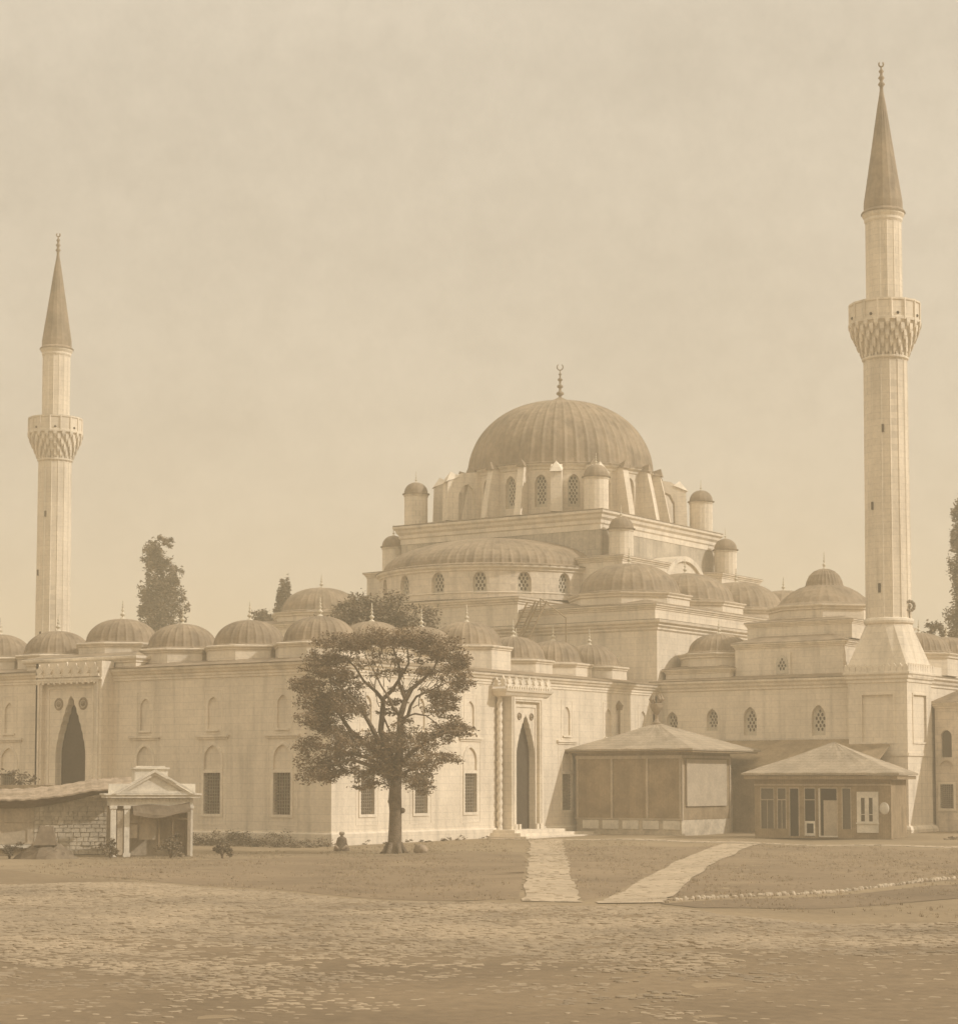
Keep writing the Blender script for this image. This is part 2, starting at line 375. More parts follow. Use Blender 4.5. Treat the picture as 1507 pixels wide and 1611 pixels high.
# boundary between green and cobbled square
EDGE = [(-30, -24), (-10, -27), (8.7, -31.8), (16, -34.6), (23.2, -36.9), (30, -38.6), (35.3, -39.7), (38.5, -39.3), (41.5, -38.6), (44.8, -41), (48, -41.3), (50.4, -39.2), (56, -34), (68, -24)]
sheet('cobbled_square', 'road', EDGE + [(80, -24), (80, -100), (-60, -100), (-60, -24)], .012, 2.0)
rq = random.Random(21); PATHS = []
def ribbon(name, mat, pts, ws, lift):
    k = 5; P_ = []; W_ = []
    for i in range(len(pts) - 1):
        for q in range(k): f = q / k; P_.append((pts[i][0] + (pts[i + 1][0] - pts[i][0]) * f, pts[i][1] + (pts[i + 1][1] - pts[i][1]) * f)); W_.append(ws[i] + (ws[i + 1] - ws[i]) * f)
    pts = P_ + [pts[-1]]; ws = W_ + [ws[-1]]; PATHS.append((pts, ws))
    L = []; Rr = []
    for i, p in enumerate(pts):
        a = Vector(pts[max(0, i - 1)]); b = Vector(pts[min(len(pts) - 1, i + 1)]); d = (b - a).normalized(); nn = Vector((-d.y, d.x)) * ws[i] / 2
        L.append(tuple(Vector(p) + nn * (1 + rq.uniform(-.13, .1)))); Rr.append(tuple(Vector(p) - nn * (1 + rq.uniform(-.13, .1))))
    return sheet(name, mat, L + Rr[::-1], lift, .8)
def lerp_path(a, b, n): return [(a[0] + (b[0] - a[0]) * i / n, a[1] + (b[1] - a[1]) * i / n) for i in range(n + 1)]
ribbon('path', 'path', lerp_path((5.1, 13.6), (37.6, -37.6), 10), [2.0, 1.9, 1.8, 1.8, 1.7, 1.7, 1.7, 1.6, 1.6, 1.6, 1.7], .020)
ribbon('path', 'path', [(18.0, 12.9), (24.9, -4.3), (31.7, -19.6), (38.3, -33.6), (39.9, -37.2)], [2.1, 1.9, 1.7, 1.8, 1.9], .028)
ribbon('path', 'path', [(0.9, 14.0), (6, 15.2), (12, 15.3), (20, 14.7), (30, 14.0), (48, 13.5)], [2.2, 2.0, 1.8, 1.9, 1.9, 2.0], .016)
# turf beds between the paths
sheet('dark_turf_strip', 'turfdark', [(40.9, -37.2), (41.4, -33.5), (42.2, -30), (43.2, -24), (44.6, -18), (48.5, -20), (47.6, -26), (46.6, -31), (45.2, -36.2), (43.0, -38.8)], .010, .8)  # strip of the darker turf beside the edging stones
sheet('lawn', 'turf', [(6, -21), (11, -9), (14, -3), (17.8, -8.2), (26.9, -22.5), (36.0, -36.9), (35.4, -39.0), (29, -37.6), (20, -35.0), (12, -31.5)], .006, 1.5)
sheet('lawn', 'turf', [(10.5, 6.5), (19.7, -8), (28.9, -22.5), (37.8, -36.2), (37.0, -33.2), (30.6, -19.5), (23.8, -4.3), (18.5, 9)], .006, 1.5)
sheet('lawn', 'turf', [(19.5, 11.5), (25.9, -4.3), (32.7, -19.6), (39.2, -33.6), (41, -31), (42.5, -20), (60, -10), (55, 12)], .006, 1.5)

# cobbles: worn setts standing out of the road, uncountable
def cobbles():
    vs = []; fs = []; k = 0
    ex = np.array([p[0] for p in EDGE]); ey = np.array([p[1] for p in EDGE])
    F = np.array([-.5606, .8281]); Rt = np.array([.8281, .5606]); C = np.array([69.4, -88.3])
    n = 95000
    d = 28 + (70 - 28) * rng.random(n) ** 0.85; t = (rng.random(n) - .5) * 2 * .245
    P = C + F * d[:, None] + Rt * (t * d)[:, None]
    ok = P[:, 1] < np.interp(P[:, 0], ex, ey) - .05
    dens = 0.55 + 0 * d
    for wl in (19, 13, 9, 6.1, 4.3, 3.1, 2.2, 1.5):
        a_ = rng.uniform(0, 6.28); dens += .13 * np.sin((P[:, 0] * math.cos(a_) + P[:, 1] * math.sin(a_)) * 6.283 / wl + rng.uniform(0, 6))
    right = np.clip((P[:, 0] - 44) / 14, 0, 1)
    near = np.clip((50 - d) / 22, 0, 1)
    ok &= rng.random(n) < np.clip(.16 + .62 * dens - right * .38 - near * .42, .03, 1)
    P = P[ok]
    ex_ = []
    for pts, ws in PATHS:
        for i in range(len(pts) - 1):
            a = np.array(pts[i]); b_ = np.array(pts[i + 1]); L_ = np.linalg.norm(b_ - a); nn = np.array([-(b_ - a)[1], (b_ - a)[0]]) / L_
            q = int(L_ * ws[i] * 4); f = rng.random(q)[:, None]; ex_.append(a + (b_ - a) * f + nn * ((rng.random(q) - .5) * ws[i] * 1.06)[:, None])
    P = np.concatenate([P] + ex_)
    allv = []; allf = []
    for i, (x, y) in enumerate(P):
        nf = min(1.0, .45 + ((x - 69.4) * -.5606 + (y + 88.3) * .8281 - 26) / 40); w = rng.uniform(.06, .19) * nf; l = rng.uniform(.05, .12) * nf; h = rng.uniform(.012, .045) * nf; a = rng.uniform(-.4, .4) + .6
        c, s = math.cos(a), math.sin(a); z = gz(x, y) + .0
        tx, ty = rng.uniform(-.03, .03, 2)
        b = len(allv)
        for sc, zz in ((1.0, -.03), (.95, h * .65), (.6, h)):
            for ux, uy in ((-1, -.6), (-.5, -1), (.6, -1), (1, -.4), (.8, .8), (-.4, 1), (-1, .5)):
                X = ux * w * sc; Y = uy * l * sc
                allv.append((x + X * c - Y * s, y + X * s + Y * c, z + zz + (X * tx + Y * ty) * 2))
        for r in (0, 1):
            for q in range(7): allf.append((b + r * 7 + q, b + r * 7 + (q + 1) % 7, b + r * 7 + 7 + (q + 1) % 7, b + r * 7 + 7 + q))
        allf.append(tuple(b + 14 + q for q in range(7)))
    me = bpy.data.meshes.new('cobblestones'); me.from_pydata(allv, [], allf); me.materials.append(M['sett'])
    o = bpy.data.objects.new('cobblestones', me); COL.objects.link(o)
    tag(o, 'worn cobblestones scattered over the foreground square', 'cobblestones', kind='stuff')
cobbles()
# grass tufts
def tufts(name, label, pts, hmin, hmax, mat='turfgrass', blades=7):
    v = []; f = []
    for x, y in pts:
        z = gz(x, y)
        for b in range(blades):
            a = rng.uniform(0, 6.28); h = rng.uniform(hmin, hmax); w = h * .16; dx, dy = rng.normal(0, h * .35, 2); ox, oy = rng.normal(0, h * .5, 2)
            k = len(v)
            v += [(x + ox - w * math.cos(a), y + oy - w * math.sin(a), z - .02), (x + ox + w * math.cos(a), y + oy + w * math.sin(a), z - .02), (x + ox + dx, y + oy + dy, z + h)]
            f.append((k, k + 1, k + 2))
    me = bpy.data.meshes.new(name); me.from_pydata(v, [], f); me.materials.append(M[mat])
    o = bpy.data.objects.new(name, me); COL.objects.link(o); return tag(o, label, 'grass', kind='stuff')
M['turfgrass'] = leafmat('grass blades', (0.31, 0.24, 0.16))
pts = []
while len(pts) < 9000:
    x = rng.uniform(2, 60); y = rng.uniform(-38, 12)
    if y < np.interp(x, [p[0] for p in EDGE], [p[1] for p in EDGE]) + .2: continue
    # keep off the two paths
    t1 = abs((y - 14.2) * (37.6 - 3.5) - (x - 3.5) * (-37.6 - 14.2)) / math.hypot(34.1, 51.8)
    if t1 < 1.0: continue
    px = np.interp(-y, [-12.9, 4.3, 19.6, 33.6], [18.0, 24.9, 31.7, 38.3])
    if abs(x - px) < 1.0: continue
    if 0.5 + .5 * math.sin(x * .5) * math.sin(y * .37 + 1) + .3 * math.sin(x * 1.3 + y) < rng.random() * 1.1: continue
    pts.append((x, y))
tufts('grass', 'short dry grass covering the lawn before the mosque', pts, .03, .09)
# ================================================================ COURTYARD
CW, CD = 38.6, 36.0
court = thing('courtyard_arcade', 'long two-storey courtyard block with blind niches, barred windows and a row of small ribbed domes', 'courtyard building', (-CW / 2, CD / 2, 0))
Ff = lambda x, z, d: (x, 0.0 + d, z)          # main front, u = x
Fs = lambda y, z, d: (0.0 - d, y, z)          # sunlit side, u = y
def court_wall(F, u0, u1, wins, uppers, cut=None):
    holes = []
    for c in wins:
        holes.append(rz(c - .62, c + .62, 1.66, 3.96))
        holes.append(arch(c, 4.15, 1.22, 4.72, .66))
    for c in uppers: holes.append(arch(c, 6.42, .78, 7.72, .72))
    if cut: holes.append(cut)
    mb = MB(); mb.plate(F, rz(u0, u1, -.3, 9.9), holes, .34)
    for c in wins: mb.face(F, arch(c, 4.15, 1.22, 4.72, .66), .08)
    for c in uppers: mb.face(F, arch(c, 6.42, .78, 7.72, .72), .10)
    w = mb.build('wall', 'stone', court)
    for c in wins:                               # ledge
        t = MB()
        G = lambda u, z, d: F(u, z, d - .13)
        t.plate(G, rz(c - 1.22, c + 1.22, 5.98, 6.10), [], 0, back=.15)
        G2 = lambda u, z, d: F(u, z, d - .06)
        t.plate(G2, rz(c - 1.12, c + 1.12, 5.86, 5.978), [], 0, back=.08)
        A = arch(c, 4.15, 1.55, 4.72, .66); B = arch(c, 4.1502, 1.24, 4.72, .66)
        t.plate(lambda u, z, d: F(u, z, d - .035), A[:1] + [(c - .62, 4.15)] + B[:1] + B[2:][::-1][0:0] + [], [], 0, back=0) if False else None
        n = len(A)
        outer = [A[0]] + A[2:][::-1] + [A[1]]; inner = [B[0]] + B[2:][::-1] + [B[1]]
        m = len(outer)
        vs = [F(u, z, -.04) for u, z in outer] + [F(u, z, -.04) for u, z in inner] + [F(u, z, .0) for u, z in outer] + [F(u, z, 0) for u, z in inner]
        fs = [(i, i + 1, m + i + 1, m + i) for i in range(m - 1)] + [(i, i + 1, 2 * m + i + 1, 2 * m + i) for i in range(m - 1)] + [(m + i, m + i + 1, 3 * m + i + 1, 3 * m + i) for i in range(m - 1)]
        t.add(vs, fs)
        ring(F, t, rz(c - 1.0, c + 1.0, 1.1, 5.84), .05, .015)
        t.build('window_surround', 'trim', court)
    for c in uppers:
        t = MB(); ring(F, t, rz(c - .62, c + .62, 6.2, 8.62), .06, .018)
        t.plate(lambda u, z, d: F(u, z, d - .09), rz(c - .5, c + .5, 6.30, 6.40), [], 0, back=.1)
        t.build('niche_surround', 'trim', court)
    for c in wins: bar_window(court, F, c, 1.66, 3.96, 1.24)
fx = [-3.42, -8.5, -13.68, -24.9, -30.1, -35.2]
sy = [3.2, 8.27, 13.31, 24.2, 29.4, 34.0]
pc = -19.3                                        # main portal centre
cut_main = rz(pc - 3.2, pc + 2.9, .2, 9.2)
court_wall(Ff, -CW, 0, fx, fx, rz(-20.5, -17.4, -.2, 8.8))
court_wall(Fs, 0, CD, sy, sy, rz(17.1, 19.5, .3, 7.9))
b = MB()
b.prism(rect(-CW, -CW + .6, 0.7, CD), -.3, None, 9.9); b.box(-CW + .6, 0, CD - .6, CD - .02, -.3, 9.9)          # far sides
b.box(-CW + 7, -7, 6.6, 7.0, 0, 9.9); b.box(-7, -6.6, 7.0, CD - 1, 0, 9.9); b.box(-CW + 6.6, -CW + 7, 7.0, CD - 1, 0, 9.9)
b.build('wall', 'stone', court)
b = MB(); b.sweep(rect(-CW, 0, 0, CD), [(0, -.3), (.16, -.3), (.16, .62), (.10, .70), (.0, .70)]); b.build('plinth', 'stone', court)
b = MB(); b.sweep(rect(-CW, 0, 0, CD), [(0, 9.30), (.05, 9.34), (.05, 9.46), (.10, 9.5), (.10, 9.62), (.20, 9.70), (.24, 9.80), (.34, 9.88), (.38, 10.0), (.36, 10.03)])
b.build('cornice', 'trim', court)
b = MB(); b.sweep(rect(-CW, 0, 0, CD), [(.41, 10.02), (.42, 10.07), (-1.4, 10.42), (-6.6, 10.5), (-6.9, 10.1)]); b.build('roof', 'lead', court)
# drums + domes
dA = 2.42
DP = lambda z: [(0, z), (.06, z + .04), (.06, z + .10), (.15, z + .17), (.17, z + .25), (.10, z + .28), (-.7, z + .36)]
def drum_dome(c, zb, zr, A, R, H, fin=1.1):
    o = octagon(c[0], c[1], A)
    b = MB().prism(o, zb, None, zr - .24, caps=False).sweep(o, DP(zr - .24)); b.build('drum', 'stone', court)
    return add_dome(court, c, R, zr + .02, H, finial=fin)
front = [-3.7 - 5.2 * k for k in range(7)]
for k, x in enumerate(front):
    if k == 3: drum_dome((x, 3.9), 10.2, 11.75, 2.62, 2.15, 1.62, 1.15)
    else: drum_dome((x, 3.6), 10.2, 11.2, dA, 2.02, 1.62)
for k, y in enumerate([8.33, 13.3, 18.3, 23.46, 28.33, 33.0]):
    if k == 2: drum_dome((-3.7, y), 10.2, 11.8, 2.6, 2.15, 1.65)
    else: drum_dome((-3.6, y), 10.2, 11.2, 2.38, 2.0, 1.62)
for k, y in enumerate([8.6, 13.7, 18.8, 23.9, 29.0]): drum_dome((-34.9, y), 10.2, 11.2, 2.38, 2.0, 1.62)
for x in (-9.2, -14.2, -19.3, -24.4, -29.4): drum_dome((x, 32.4), 10.2, 11.45, 2.38, 2.0, 1.62)
b = MB().box(-CW + 6, -6.0, 29.5, 35.9, 9.8, 10.3).build('roof', 'lead', court)

# main portal: raised wall, projecting frame, stepped niche
def steps_arch(c, z0, w, zs, za, n=7, e=1.25):
    """stepped muqarnas outline"""
    L = [(c - w / 2, z0), (c + w / 2, z0), (c + w / 2, zs)]; rt = []
    for i in range(n):
        f0 = (i + 1) / n; hw = w / 2 * (1 - f0 ** e) if i < n - 1 else 0.04
        z1 = zs + (za - zs) * (f0 ** .92); zp = zs + (za - zs) * ((i / n) ** .92)
        zm = zp + (z1 - zp) * .35
        rt.append((c + (w / 2 * (1 - (i / n) ** e)) * .995, zm)); rt.append((c + hw + (.05 if i < n - 1 else 0), z1 - (z1 - zp) * .25))
    rt.append((c, za))
    return L + rt + [(2 * c - u, z) for u, z in reversed(rt[:-1])] + [(c - w / 2, zs)]
portal = MB()
# flat backing wall rising above the cornice
portal.box(-23.6, -14.6, .15, 1.0, 9.9, 10.55)
P1 = lambda x, z, d: (x, -1.0 + d, z)
portal.plate(P1, rz(-21.6, -16.2, -.3, 10.5), [rz(-21.1, -16.8, .15, 9.45)], .3)
portal.box(-21.6, -21.4, -1.0, 0, -.3, 10.5)
portal.add([(-16.2, -1, -.3), (-16.2, 0, -.3), (-16.2, 0, 10.5), (-16.2, -1, 10.5)], [(0, 1, 2, 3)])
portal.add([(-21.6, -1, 10.5), (-16.2, -1, 10.5), (-16.2, 0, 10.5), (-21.6, 0, 10.5)], [(0, 1, 2, 3)])
P2 = lambda x, z, d: (x, -.72 + d, z)
portal.plate(P2, rz(-21.1, -16.8, .1, 9.5), [steps_arch(-18.95, .15, 2.45, 5.0, 8.6, e=1.3)], .5)
pm = portal.build('portal', 'stone', court); tag(pm, 'tall projecting main portal with a stepped stalactite niche')
P3 = lambda x, z, d: (x, -.12 + d, z)
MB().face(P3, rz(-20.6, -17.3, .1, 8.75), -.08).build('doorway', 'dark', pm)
t = MB()
for (a, bb, zt, pr) in ((-21.4, -16.4, 9.3, .07), (-20.85, -17.05, 8.95, .05)):
    F = (lambda x, z, d: (x, -1.0 + d, z)) if pr > .06 else P2
    t.plate(lambda x, z, d, F=F, pr=pr: F(x, z, d - pr), rz(a, bb, .2, zt + .14), [rz(a + .14, bb - .14, .2001, zt)], pr, back=pr)
for zz in (8.95, 9.42): t.box(-21.65, -16.15, -1.10, -1.0, zz, zz + .12) if zz > 9 else None
for i, x in enumerate((-20.9, -17.9)): 
    t.lathe([(0.0, 0), (.3, 0), (.38, .06), (.3, .12), (0.16, .12), (0, .1)], (0, 0), 14) if False else None
t.build('moulding', 'trim', pm)
def roundel(F, c, z, r, par):
    b = MB(); n = 14
    for r0, r1, d0, d1 in ((r, r * .8, .0, -.07), (r * .8, r * .62, -.07, -.02), (r * .5, r * .1, -.02, -.09)):
        vs = [F(c + q * math.cos(2 * math.pi * i / n), z + q * math.sin(2 * math.pi * i / n), d) for q, d in ((r0, d0), (r1, d1)) for i in range(n)]
        b.add(vs, [(i, (i + 1) % n, n + (i + 1) % n, n + i) for i in range(n)])
    b.build('roundel', 'lead', par)
roundel(P2, -19.95, 8.05, .38, pm); roundel(P2, -17.95, 8.05, .38, pm)
def cresting(F, u0, u1, z, h, par, n, dep=.3, name='cresting'):
    b = MB(); w = (u1 - u0) / n
    for i in range(n):
        c = u0 + (i + .5) * w; pr = [(-.46, 0), (.46, 0), (.40, .18), (.20, .24), (.34, .46), (.30, .66), (.14, .70), (0, 1.0), (-.14, .70), (-.30, .66), (-.34, .46), (-.20, .24), (-.40, .18)]
        hh = h * (1.0 if i != n // 2 else 1.12)
        L = [(c + a * w, z + q * hh) for a, q in pr]; m = len(L)
        tr = tessellate_polygon([[Vector((u, zz, 0)) for u, zz in L]])
        b.add([F(u, zz, 0) for u, zz in L] + [F(u, zz, .12) for u, zz in L], [tuple(q) for q in tr] + [tuple(q + m for q in qq) for qq in tr] + [(k, (k + 1) % m, m + (k + 1) % m, m + k) for k in range(m)])
    return b.build(name, 'trim', par)
cresting(lambda x, z, d: (x, -1.12 + d, z), -21.6, -16.3, 9.62, .8, pm, 7)
b = MB()
for i in range(22):                               # stalactite teeth below the cresting
    x = -21.5 + i * .235; b.box(x, x + .16, -1.08, -1.0, 9.2 + .08 * (i % 2), 9.42)
b.build('stalactite_band', 'trim', pm)
b = MB(); b.sweep(rect(-23.6, -14.6, .15, 1.0), [(0, 10.40), (.08, 10.45), (.08, 10.52), (.22, 10.66), (.24, 10.80), (.0, 10.86)]); b.build('cornice', 'trim', pm)
b = MB().prism(rect(-23.75, -14.45, .0, 1.0), 10.84, rect(-23.0, -15.2, .9, 1.1), 11.1); b.box(-23.5, -14.7, 1.0, 6.2, 10.2, 10.84); b.build('roof', 'lead', pm)
b = MB().box(-21.6, -16.4, -2.3, -.0, -.3, .18); b.build('step', 'trim', pm)
# side portal on the sunlit face
X0 = .85
ps = MB(); Q = lambda y, z, d: (X0 - d, y, z)
ps.plate(Q, rz(16.5, 20.1, -.2, 8.9), [rz(16.95, 19.65, .55, 8.35)], .2)
Q2 = lambda y, z, d: (X0 - .2 - d, y, z)
ps.plate(Q2, rz(16.95, 19.65, .5, 8.4), [steps_arch(18.35, .55, 2.05, 5.0, 7.55, e=1.45)], .42)
ps.add([(0, 16.5, -.2), (X0, 16.5, -.2), (X0, 16.5, 8.9), (0, 16.5, 8.9)], [(0, 1, 2, 3)])
ps.add([(0, 20.1, -.2), (X0, 20.1, -.2), (X0, 20.1, 8.9), (0, 20.1, 8.9)], [(0, 1, 2, 3)])
sp = ps.build('portal', 'stone', court); tag(sp, 'narrow side portal with a twisted corner column and carved cresting')
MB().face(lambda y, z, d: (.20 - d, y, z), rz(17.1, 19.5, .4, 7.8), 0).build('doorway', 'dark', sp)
t = MB()
t.plate(lambda y, z, d: Q(y, z, d - .05), rz(16.66, 19.94, .55, 8.62), [rz(16.80, 19.80, .5501, 8.48)], .05, back=.05)
t.plate(lambda y, z, d: Q2(y, z, d - .05), rz(17.12, 19.48, .55, 8.12), [rz(17.22, 19.38, .5501, 8.02)], .05, back=.05)
for yy in (16.9, 17.3, 19.3, 19.7): t.box(X0 - .02, X0 + .10, yy - .12, yy + .12, .5, .9)
t.build('moulding', 'trim', sp)
roundel(Q2, 17.62, 7.45, .24, sp); roundel(Q2, 18.98, 7.45, .24, sp)
b = MB()
H = 8.3; n = 130
rings = []; m = 12
for i in range(n + 1):
    z = .5 + H * i / n; tw = i * .26
    for k in range(m):
        a = 2 * math.pi * k / m; r = .15 + .045 * math.cos(3 * (a - tw))
        rings.append((.22 + r * math.cos(a), 16.1 + r * math.sin(a), z))
b.add(rings, [(j * m + k, j * m + (k + 1) % m, (j + 1) * m + (k + 1) % m, (j + 1) * m + k) for j in range(n) for k in range(m)])
b.box(.0, .62, 15.82, 16.4, -.1, .5)
b.build('twisted_column', 'trim', sp, smooth=True)
b = MB()
b.sweep(rect(-.2, X0, 15.8, 20.5), [(0, 8.62), (.08, 8.70), (.16, 8.84), (.26, 8.92), (.30, 9.06), (0, 9.1)])
for i in range(18):
    y = 15.7 + i * .27; b.box(X0 + .1, X0 + .26, y, y + .13, 9.06, 9.2 + .06 * (i % 2))
b.build('stalactite_band', 'trim', sp)
cresting(lambda y, z, d: (X0 + .24 - d, y, z), 15.6, 20.7, 9.2, .62, sp, 7)
cresting(lambda x, z, d: (x, 15.58 + d, z), .05, X0 + .2, 9.2, .6, sp, 2)
b = MB()
for i, (q, h) in enumerate(((2.9, .22), (2.3, .40), (1.7, .58))): b.box(.0, q, 14.9 + .3 * i, 21.2 + .2 * (2 - i), -.2, h - .03 * 0)
for i, (q, h) in enumerate(((2.6, .2), (2.1, .34))): b.box(.0, q, 21.61, 24.0, -.2, h)
b.build('step', 'trim', sp)
# rain pipe with hopper
b = MB(); b.tube([(.14, 30.6, .3), (.14, 30.6, 8.2)], [.07, .07], 8); b.prism(rect(.0, .28, 30.48, 30.72), 8.2, rect(0, .34, 30.4, 30.8), 8.55); b.prism(rect(0, .3, 30.42, 30.78), 8.55, rect(.1, .15, 30.58, 30.62), 8.85)
b.build('rain_pipe', 'lead', court)

# ================================================================ PRAYER HALL
AX, CY = -19.3, 54.6
hall = thing('prayer_hall', 'great domed prayer hall with stepped half dome, drum buttresses and small turrets', 'mosque', (AX, CY, 0))
def block(root, x0, x1, y0, y1, z0, z1, cs=1.0, mat='stone', top=True, roofmat='lead', slope=.35, cz=None):
    """walls with cornice and lead top"""
    MB().prism(rect(x0, x1, y0, y1), z0, None, z1 - .6 * cs, caps=False).build('wall', mat, root)
    MB().sweep(rect(x0, x1, y0, y1), CORN(z1 - .68 * cs, cs)[:-1]).build('cornice', 'trim', root)
    if top:
        MB().sweep(rect(x0, x1, y0, y1), [(.43 * cs, z1 - .01), (.43 * cs, z1 + .04), (-1.3, z1 + slope)]).prism(rect(x0 + 1.3, x1 - 1.3, y0 + 1.3, y1 - 1.3), z1, None, z1 + slope).build('roof', roofmat, root)
Y1 = 70.4
block(hall, -38.6, 0.0, 36.02, Y1, 0, 14.6, 1.1, slope=.2)                     # lower body
block(hall, -38.3, -.35, 36.4, Y1 - .4, 14.6, 15.75, .6, slope=.45)            # upper parapet
# side-aisle domes
def hall_dome(root, c, A, zb, zr, R, H, fin, lantern=False, **k):
    o = octagon(c[0], c[1], A)
    MB().prism(o, zb, None, zr - .34, caps=False).sweep(o, [(0, zr - .36), (.1, zr - .30), (.1, zr - .2), (.22, zr - .08), (.24, zr), (-.9, zr + .12)]).build('drum', 'stone', root)
    return add_dome(root, c, R, zr + .04, H, ribs=30, finial=fin, **k)
for sx in (1, -1):
    for y in (40.6, 49.0, 57.4, 65.9):
        hall_dome(hall, (AX + (14.5 if sx > 0 else -13.7), y), 4.0 if sx > 0 else 3.6, 15.7, 16.75, 3.55 if sx > 0 else 3.1, 2.35 if sx > 0 else 2.1, 1.15)
# central front block carrying the half dome
for (y0, y1) in ((36.04, 45.2), (64.0, 73.2)):
    pass
block(hall, AX - 7.9, AX + 7.9, 36.0, 45.1, 14.0, 16.75, .8, slope=.25)
# half-dome drum
HC = (AX, 45.1); HR = 9.0
angs = [-58, -37, -16, 5, 26, 47, 68]
Fh = lambda a, z, d, R=HR: (HC[0] + (R - d) * math.sin(a / R), HC[1] - (R - d) * math.cos(a / R), z)
# wall band of the half drum, in narrow bays so that holes can bend round it
def curved_band(mbd, Fc, a0, a1, z0, z1, holes, depth):
    """holes: list of (centre, width, z0, zs, k). arc-length coordinate; column strips"""
    us = set(np.round(np.arange(a0, a1 + .001, .35), 3).tolist() + [a0, a1])
    for c, w, h0, hs, k in holes:
        us = {u for u in us if not (c - w / 2 - .02 < u < c + w / 2 + .02)}
        for i in range(7): us.add(round(c - w / 2 + w * i / 6, 4))
    us = sorted(us)
    def top(u):
        for c, w, h0, hs, k in holes:
            if c - w / 2 - 1e-3 <= u <= c + w / 2 + 1e-3:
                r = w * k; e = r - w / 2; q = r * r - (abs(u - c) + e) ** 2
                return h0, hs + math.sqrt(max(0, q))
        return None
    for u, v in zip(us[:-1], us[1:]):
        mid = top((u + v) / 2)
        if mid is None: mbd.add([Fc(u, z0, 0), Fc(v, z0, 0), Fc(v, z1, 0), Fc(u, z1, 0)], [(0, 1, 2, 3)])
        else:
            a, b_ = top(u), top(v)
            mbd.add([Fc(u, z0, 0), Fc(v, z0, 0), Fc(v, b_[0], 0), Fc(u, a[0], 0)], [(0, 1, 2, 3)])
            mbd.add([Fc(u, a[1], 0), Fc(v, b_[1], 0), Fc(v, z1, 0), Fc(u, z1, 0)], [(0, 1, 2, 3)])
            mbd.add([Fc(u, a[1], 0), Fc(v, b_[1], 0), Fc(v, b_[1], depth), Fc(u, a[1], depth)], [(0, 1, 2, 3)])
            mbd.add([Fc(u, a[0], 0), Fc(v, b_[0], 0), Fc(v, b_[0], depth), Fc(u, a[0], depth)], [(0, 1, 2, 3)])
    for c, w, h0, hs, k in holes:
        for u in (c - w / 2, c + w / 2):
            mbd.add([Fc(u, h0, 0), Fc(u, hs, 0), Fc(u, hs, depth), Fc(u, h0, depth)], [(0, 1, 2, 3)])
b = MB(); curved_band(b, Fh, -HR * R_(92), HR * R_(92), 16.9, 19.0, [(HR * R_(a), 1.05, 17.25, 18.35, .55) for a in angs], .4)
b.build('half_drum', 'ashlar', hall)
for a in angs: grille_window(hall, Fh, HR * R_(a), 17.25, 1.05, 18.35, .36, k=.55)
b = MB()
pr = [(HR, 18.95), (HR + .1, 19.02), (HR + .1, 19.12), (HR + .28, 19.26), (HR + .30, 19.40), (HR, 19.44)]
b.lathe(pr, HC, 48, a0=math.pi * .99, a1=2.01 * math.pi)
b.lathe([(HR, 17.32), (HR + .05, 17.34), (HR + .05, 17.40), (HR, 17.42)], HC, 48, a0=math.pi * .99, a1=2.01 * math.pi)
b.build('cornice', 'trim', hall)
HPROF = [(HR + .32, 19.40), (HR + .32, 19.46), (8.7, 19.62)] + [(8.7 * pcos(math.pi / 2 * k / 14, 1.12), 19.62 + 2.65 * math.sin(math.pi / 2 * k / 14)) for k in range(1, 15)]
b = MB(); b.lathe(HPROF, HC, 40 * 4, rib=4, ribamp=.07, a0=math.pi * .995, a1=2.005 * math.pi)
b.build('half_dome', 'lead', hall)
b = MB(); b.lathe(HPROF, (AX, 64.1), 40 * 4, rib=4, ribamp=.07, a0=-.01, a1=math.pi + .01); b.build('half_dome', 'lead', hall)
b = MB(); b.lathe([(9, 15), (9, 19.45)], (AX, 64.1), 40, a0=-.01, a1=math.pi + .01); b.build('half_drum', 'ashlar', hall)
# pier blocks beside the square base, tympanum walls between
for sx in (1, -1):
    for (y0, y1) in ((43.4, 50.2), (59.2, 65.9)):
        x0, x1 = sorted((AX + sx * 8.0, AX + sx * (12.3 if sx > 0 else 11.3))); block(hall, x0, x1, y0, y1, 15.9, 20.15, .6, slope=.3)
    x0, x1 = sorted((AX + sx * 9.0, AX + sx * 11.7)); MB().box(x0, x1, 50.2, 59.2, 15.9, 18.2).build('wall', 'stone', hall)
    # semicircular tympanum with hood
    Ft = lambda y, z, d, sx=sx: (AX + sx * (11.4 - d), y, z)
    semi = [(CY - 3.7, 17.2), (CY + 3.7, 17.2)] + [(CY + 3.7 * math.cos(math.pi * i / 16), 17.2 + 3.7 * math.sin(math.pi * i / 16)) for i in range(1, 16)]
    b = MB(); hole = arch(CY, 18.2, .95, 19.3, .6); b.plate(Ft, semi, [hole], .3, back=2.0); b.build('tympanum', 'stone', hall)
    grille_window(hall, Ft, CY, 18.2, .95, 19.3, .25, k=.6)
    b = MB(); n = 18
    for i in range(n):
        a0, a1 = math.pi * i / n, math.pi * (i + 1) / n
        P = lambda r, a, d: Ft(CY + r * math.cos(a), 17.2 + r * math.sin(a), d)
        vs = [P(3.55, a0, -.2), P(3.55, a1, -.2), P(3.95, a1, -.2), P(3.95, a0, -.2), P(3.95, a0, 2.2), P(3.95, a1, 2.2), P(3.55, a0, 0), P(3.55, a1, 0)]
        b.add(vs, [(0, 1, 2, 3), (3, 2, 5, 4), (0, 1, 7, 6)])
    b.build('hood_moulding', 'trim', hall)
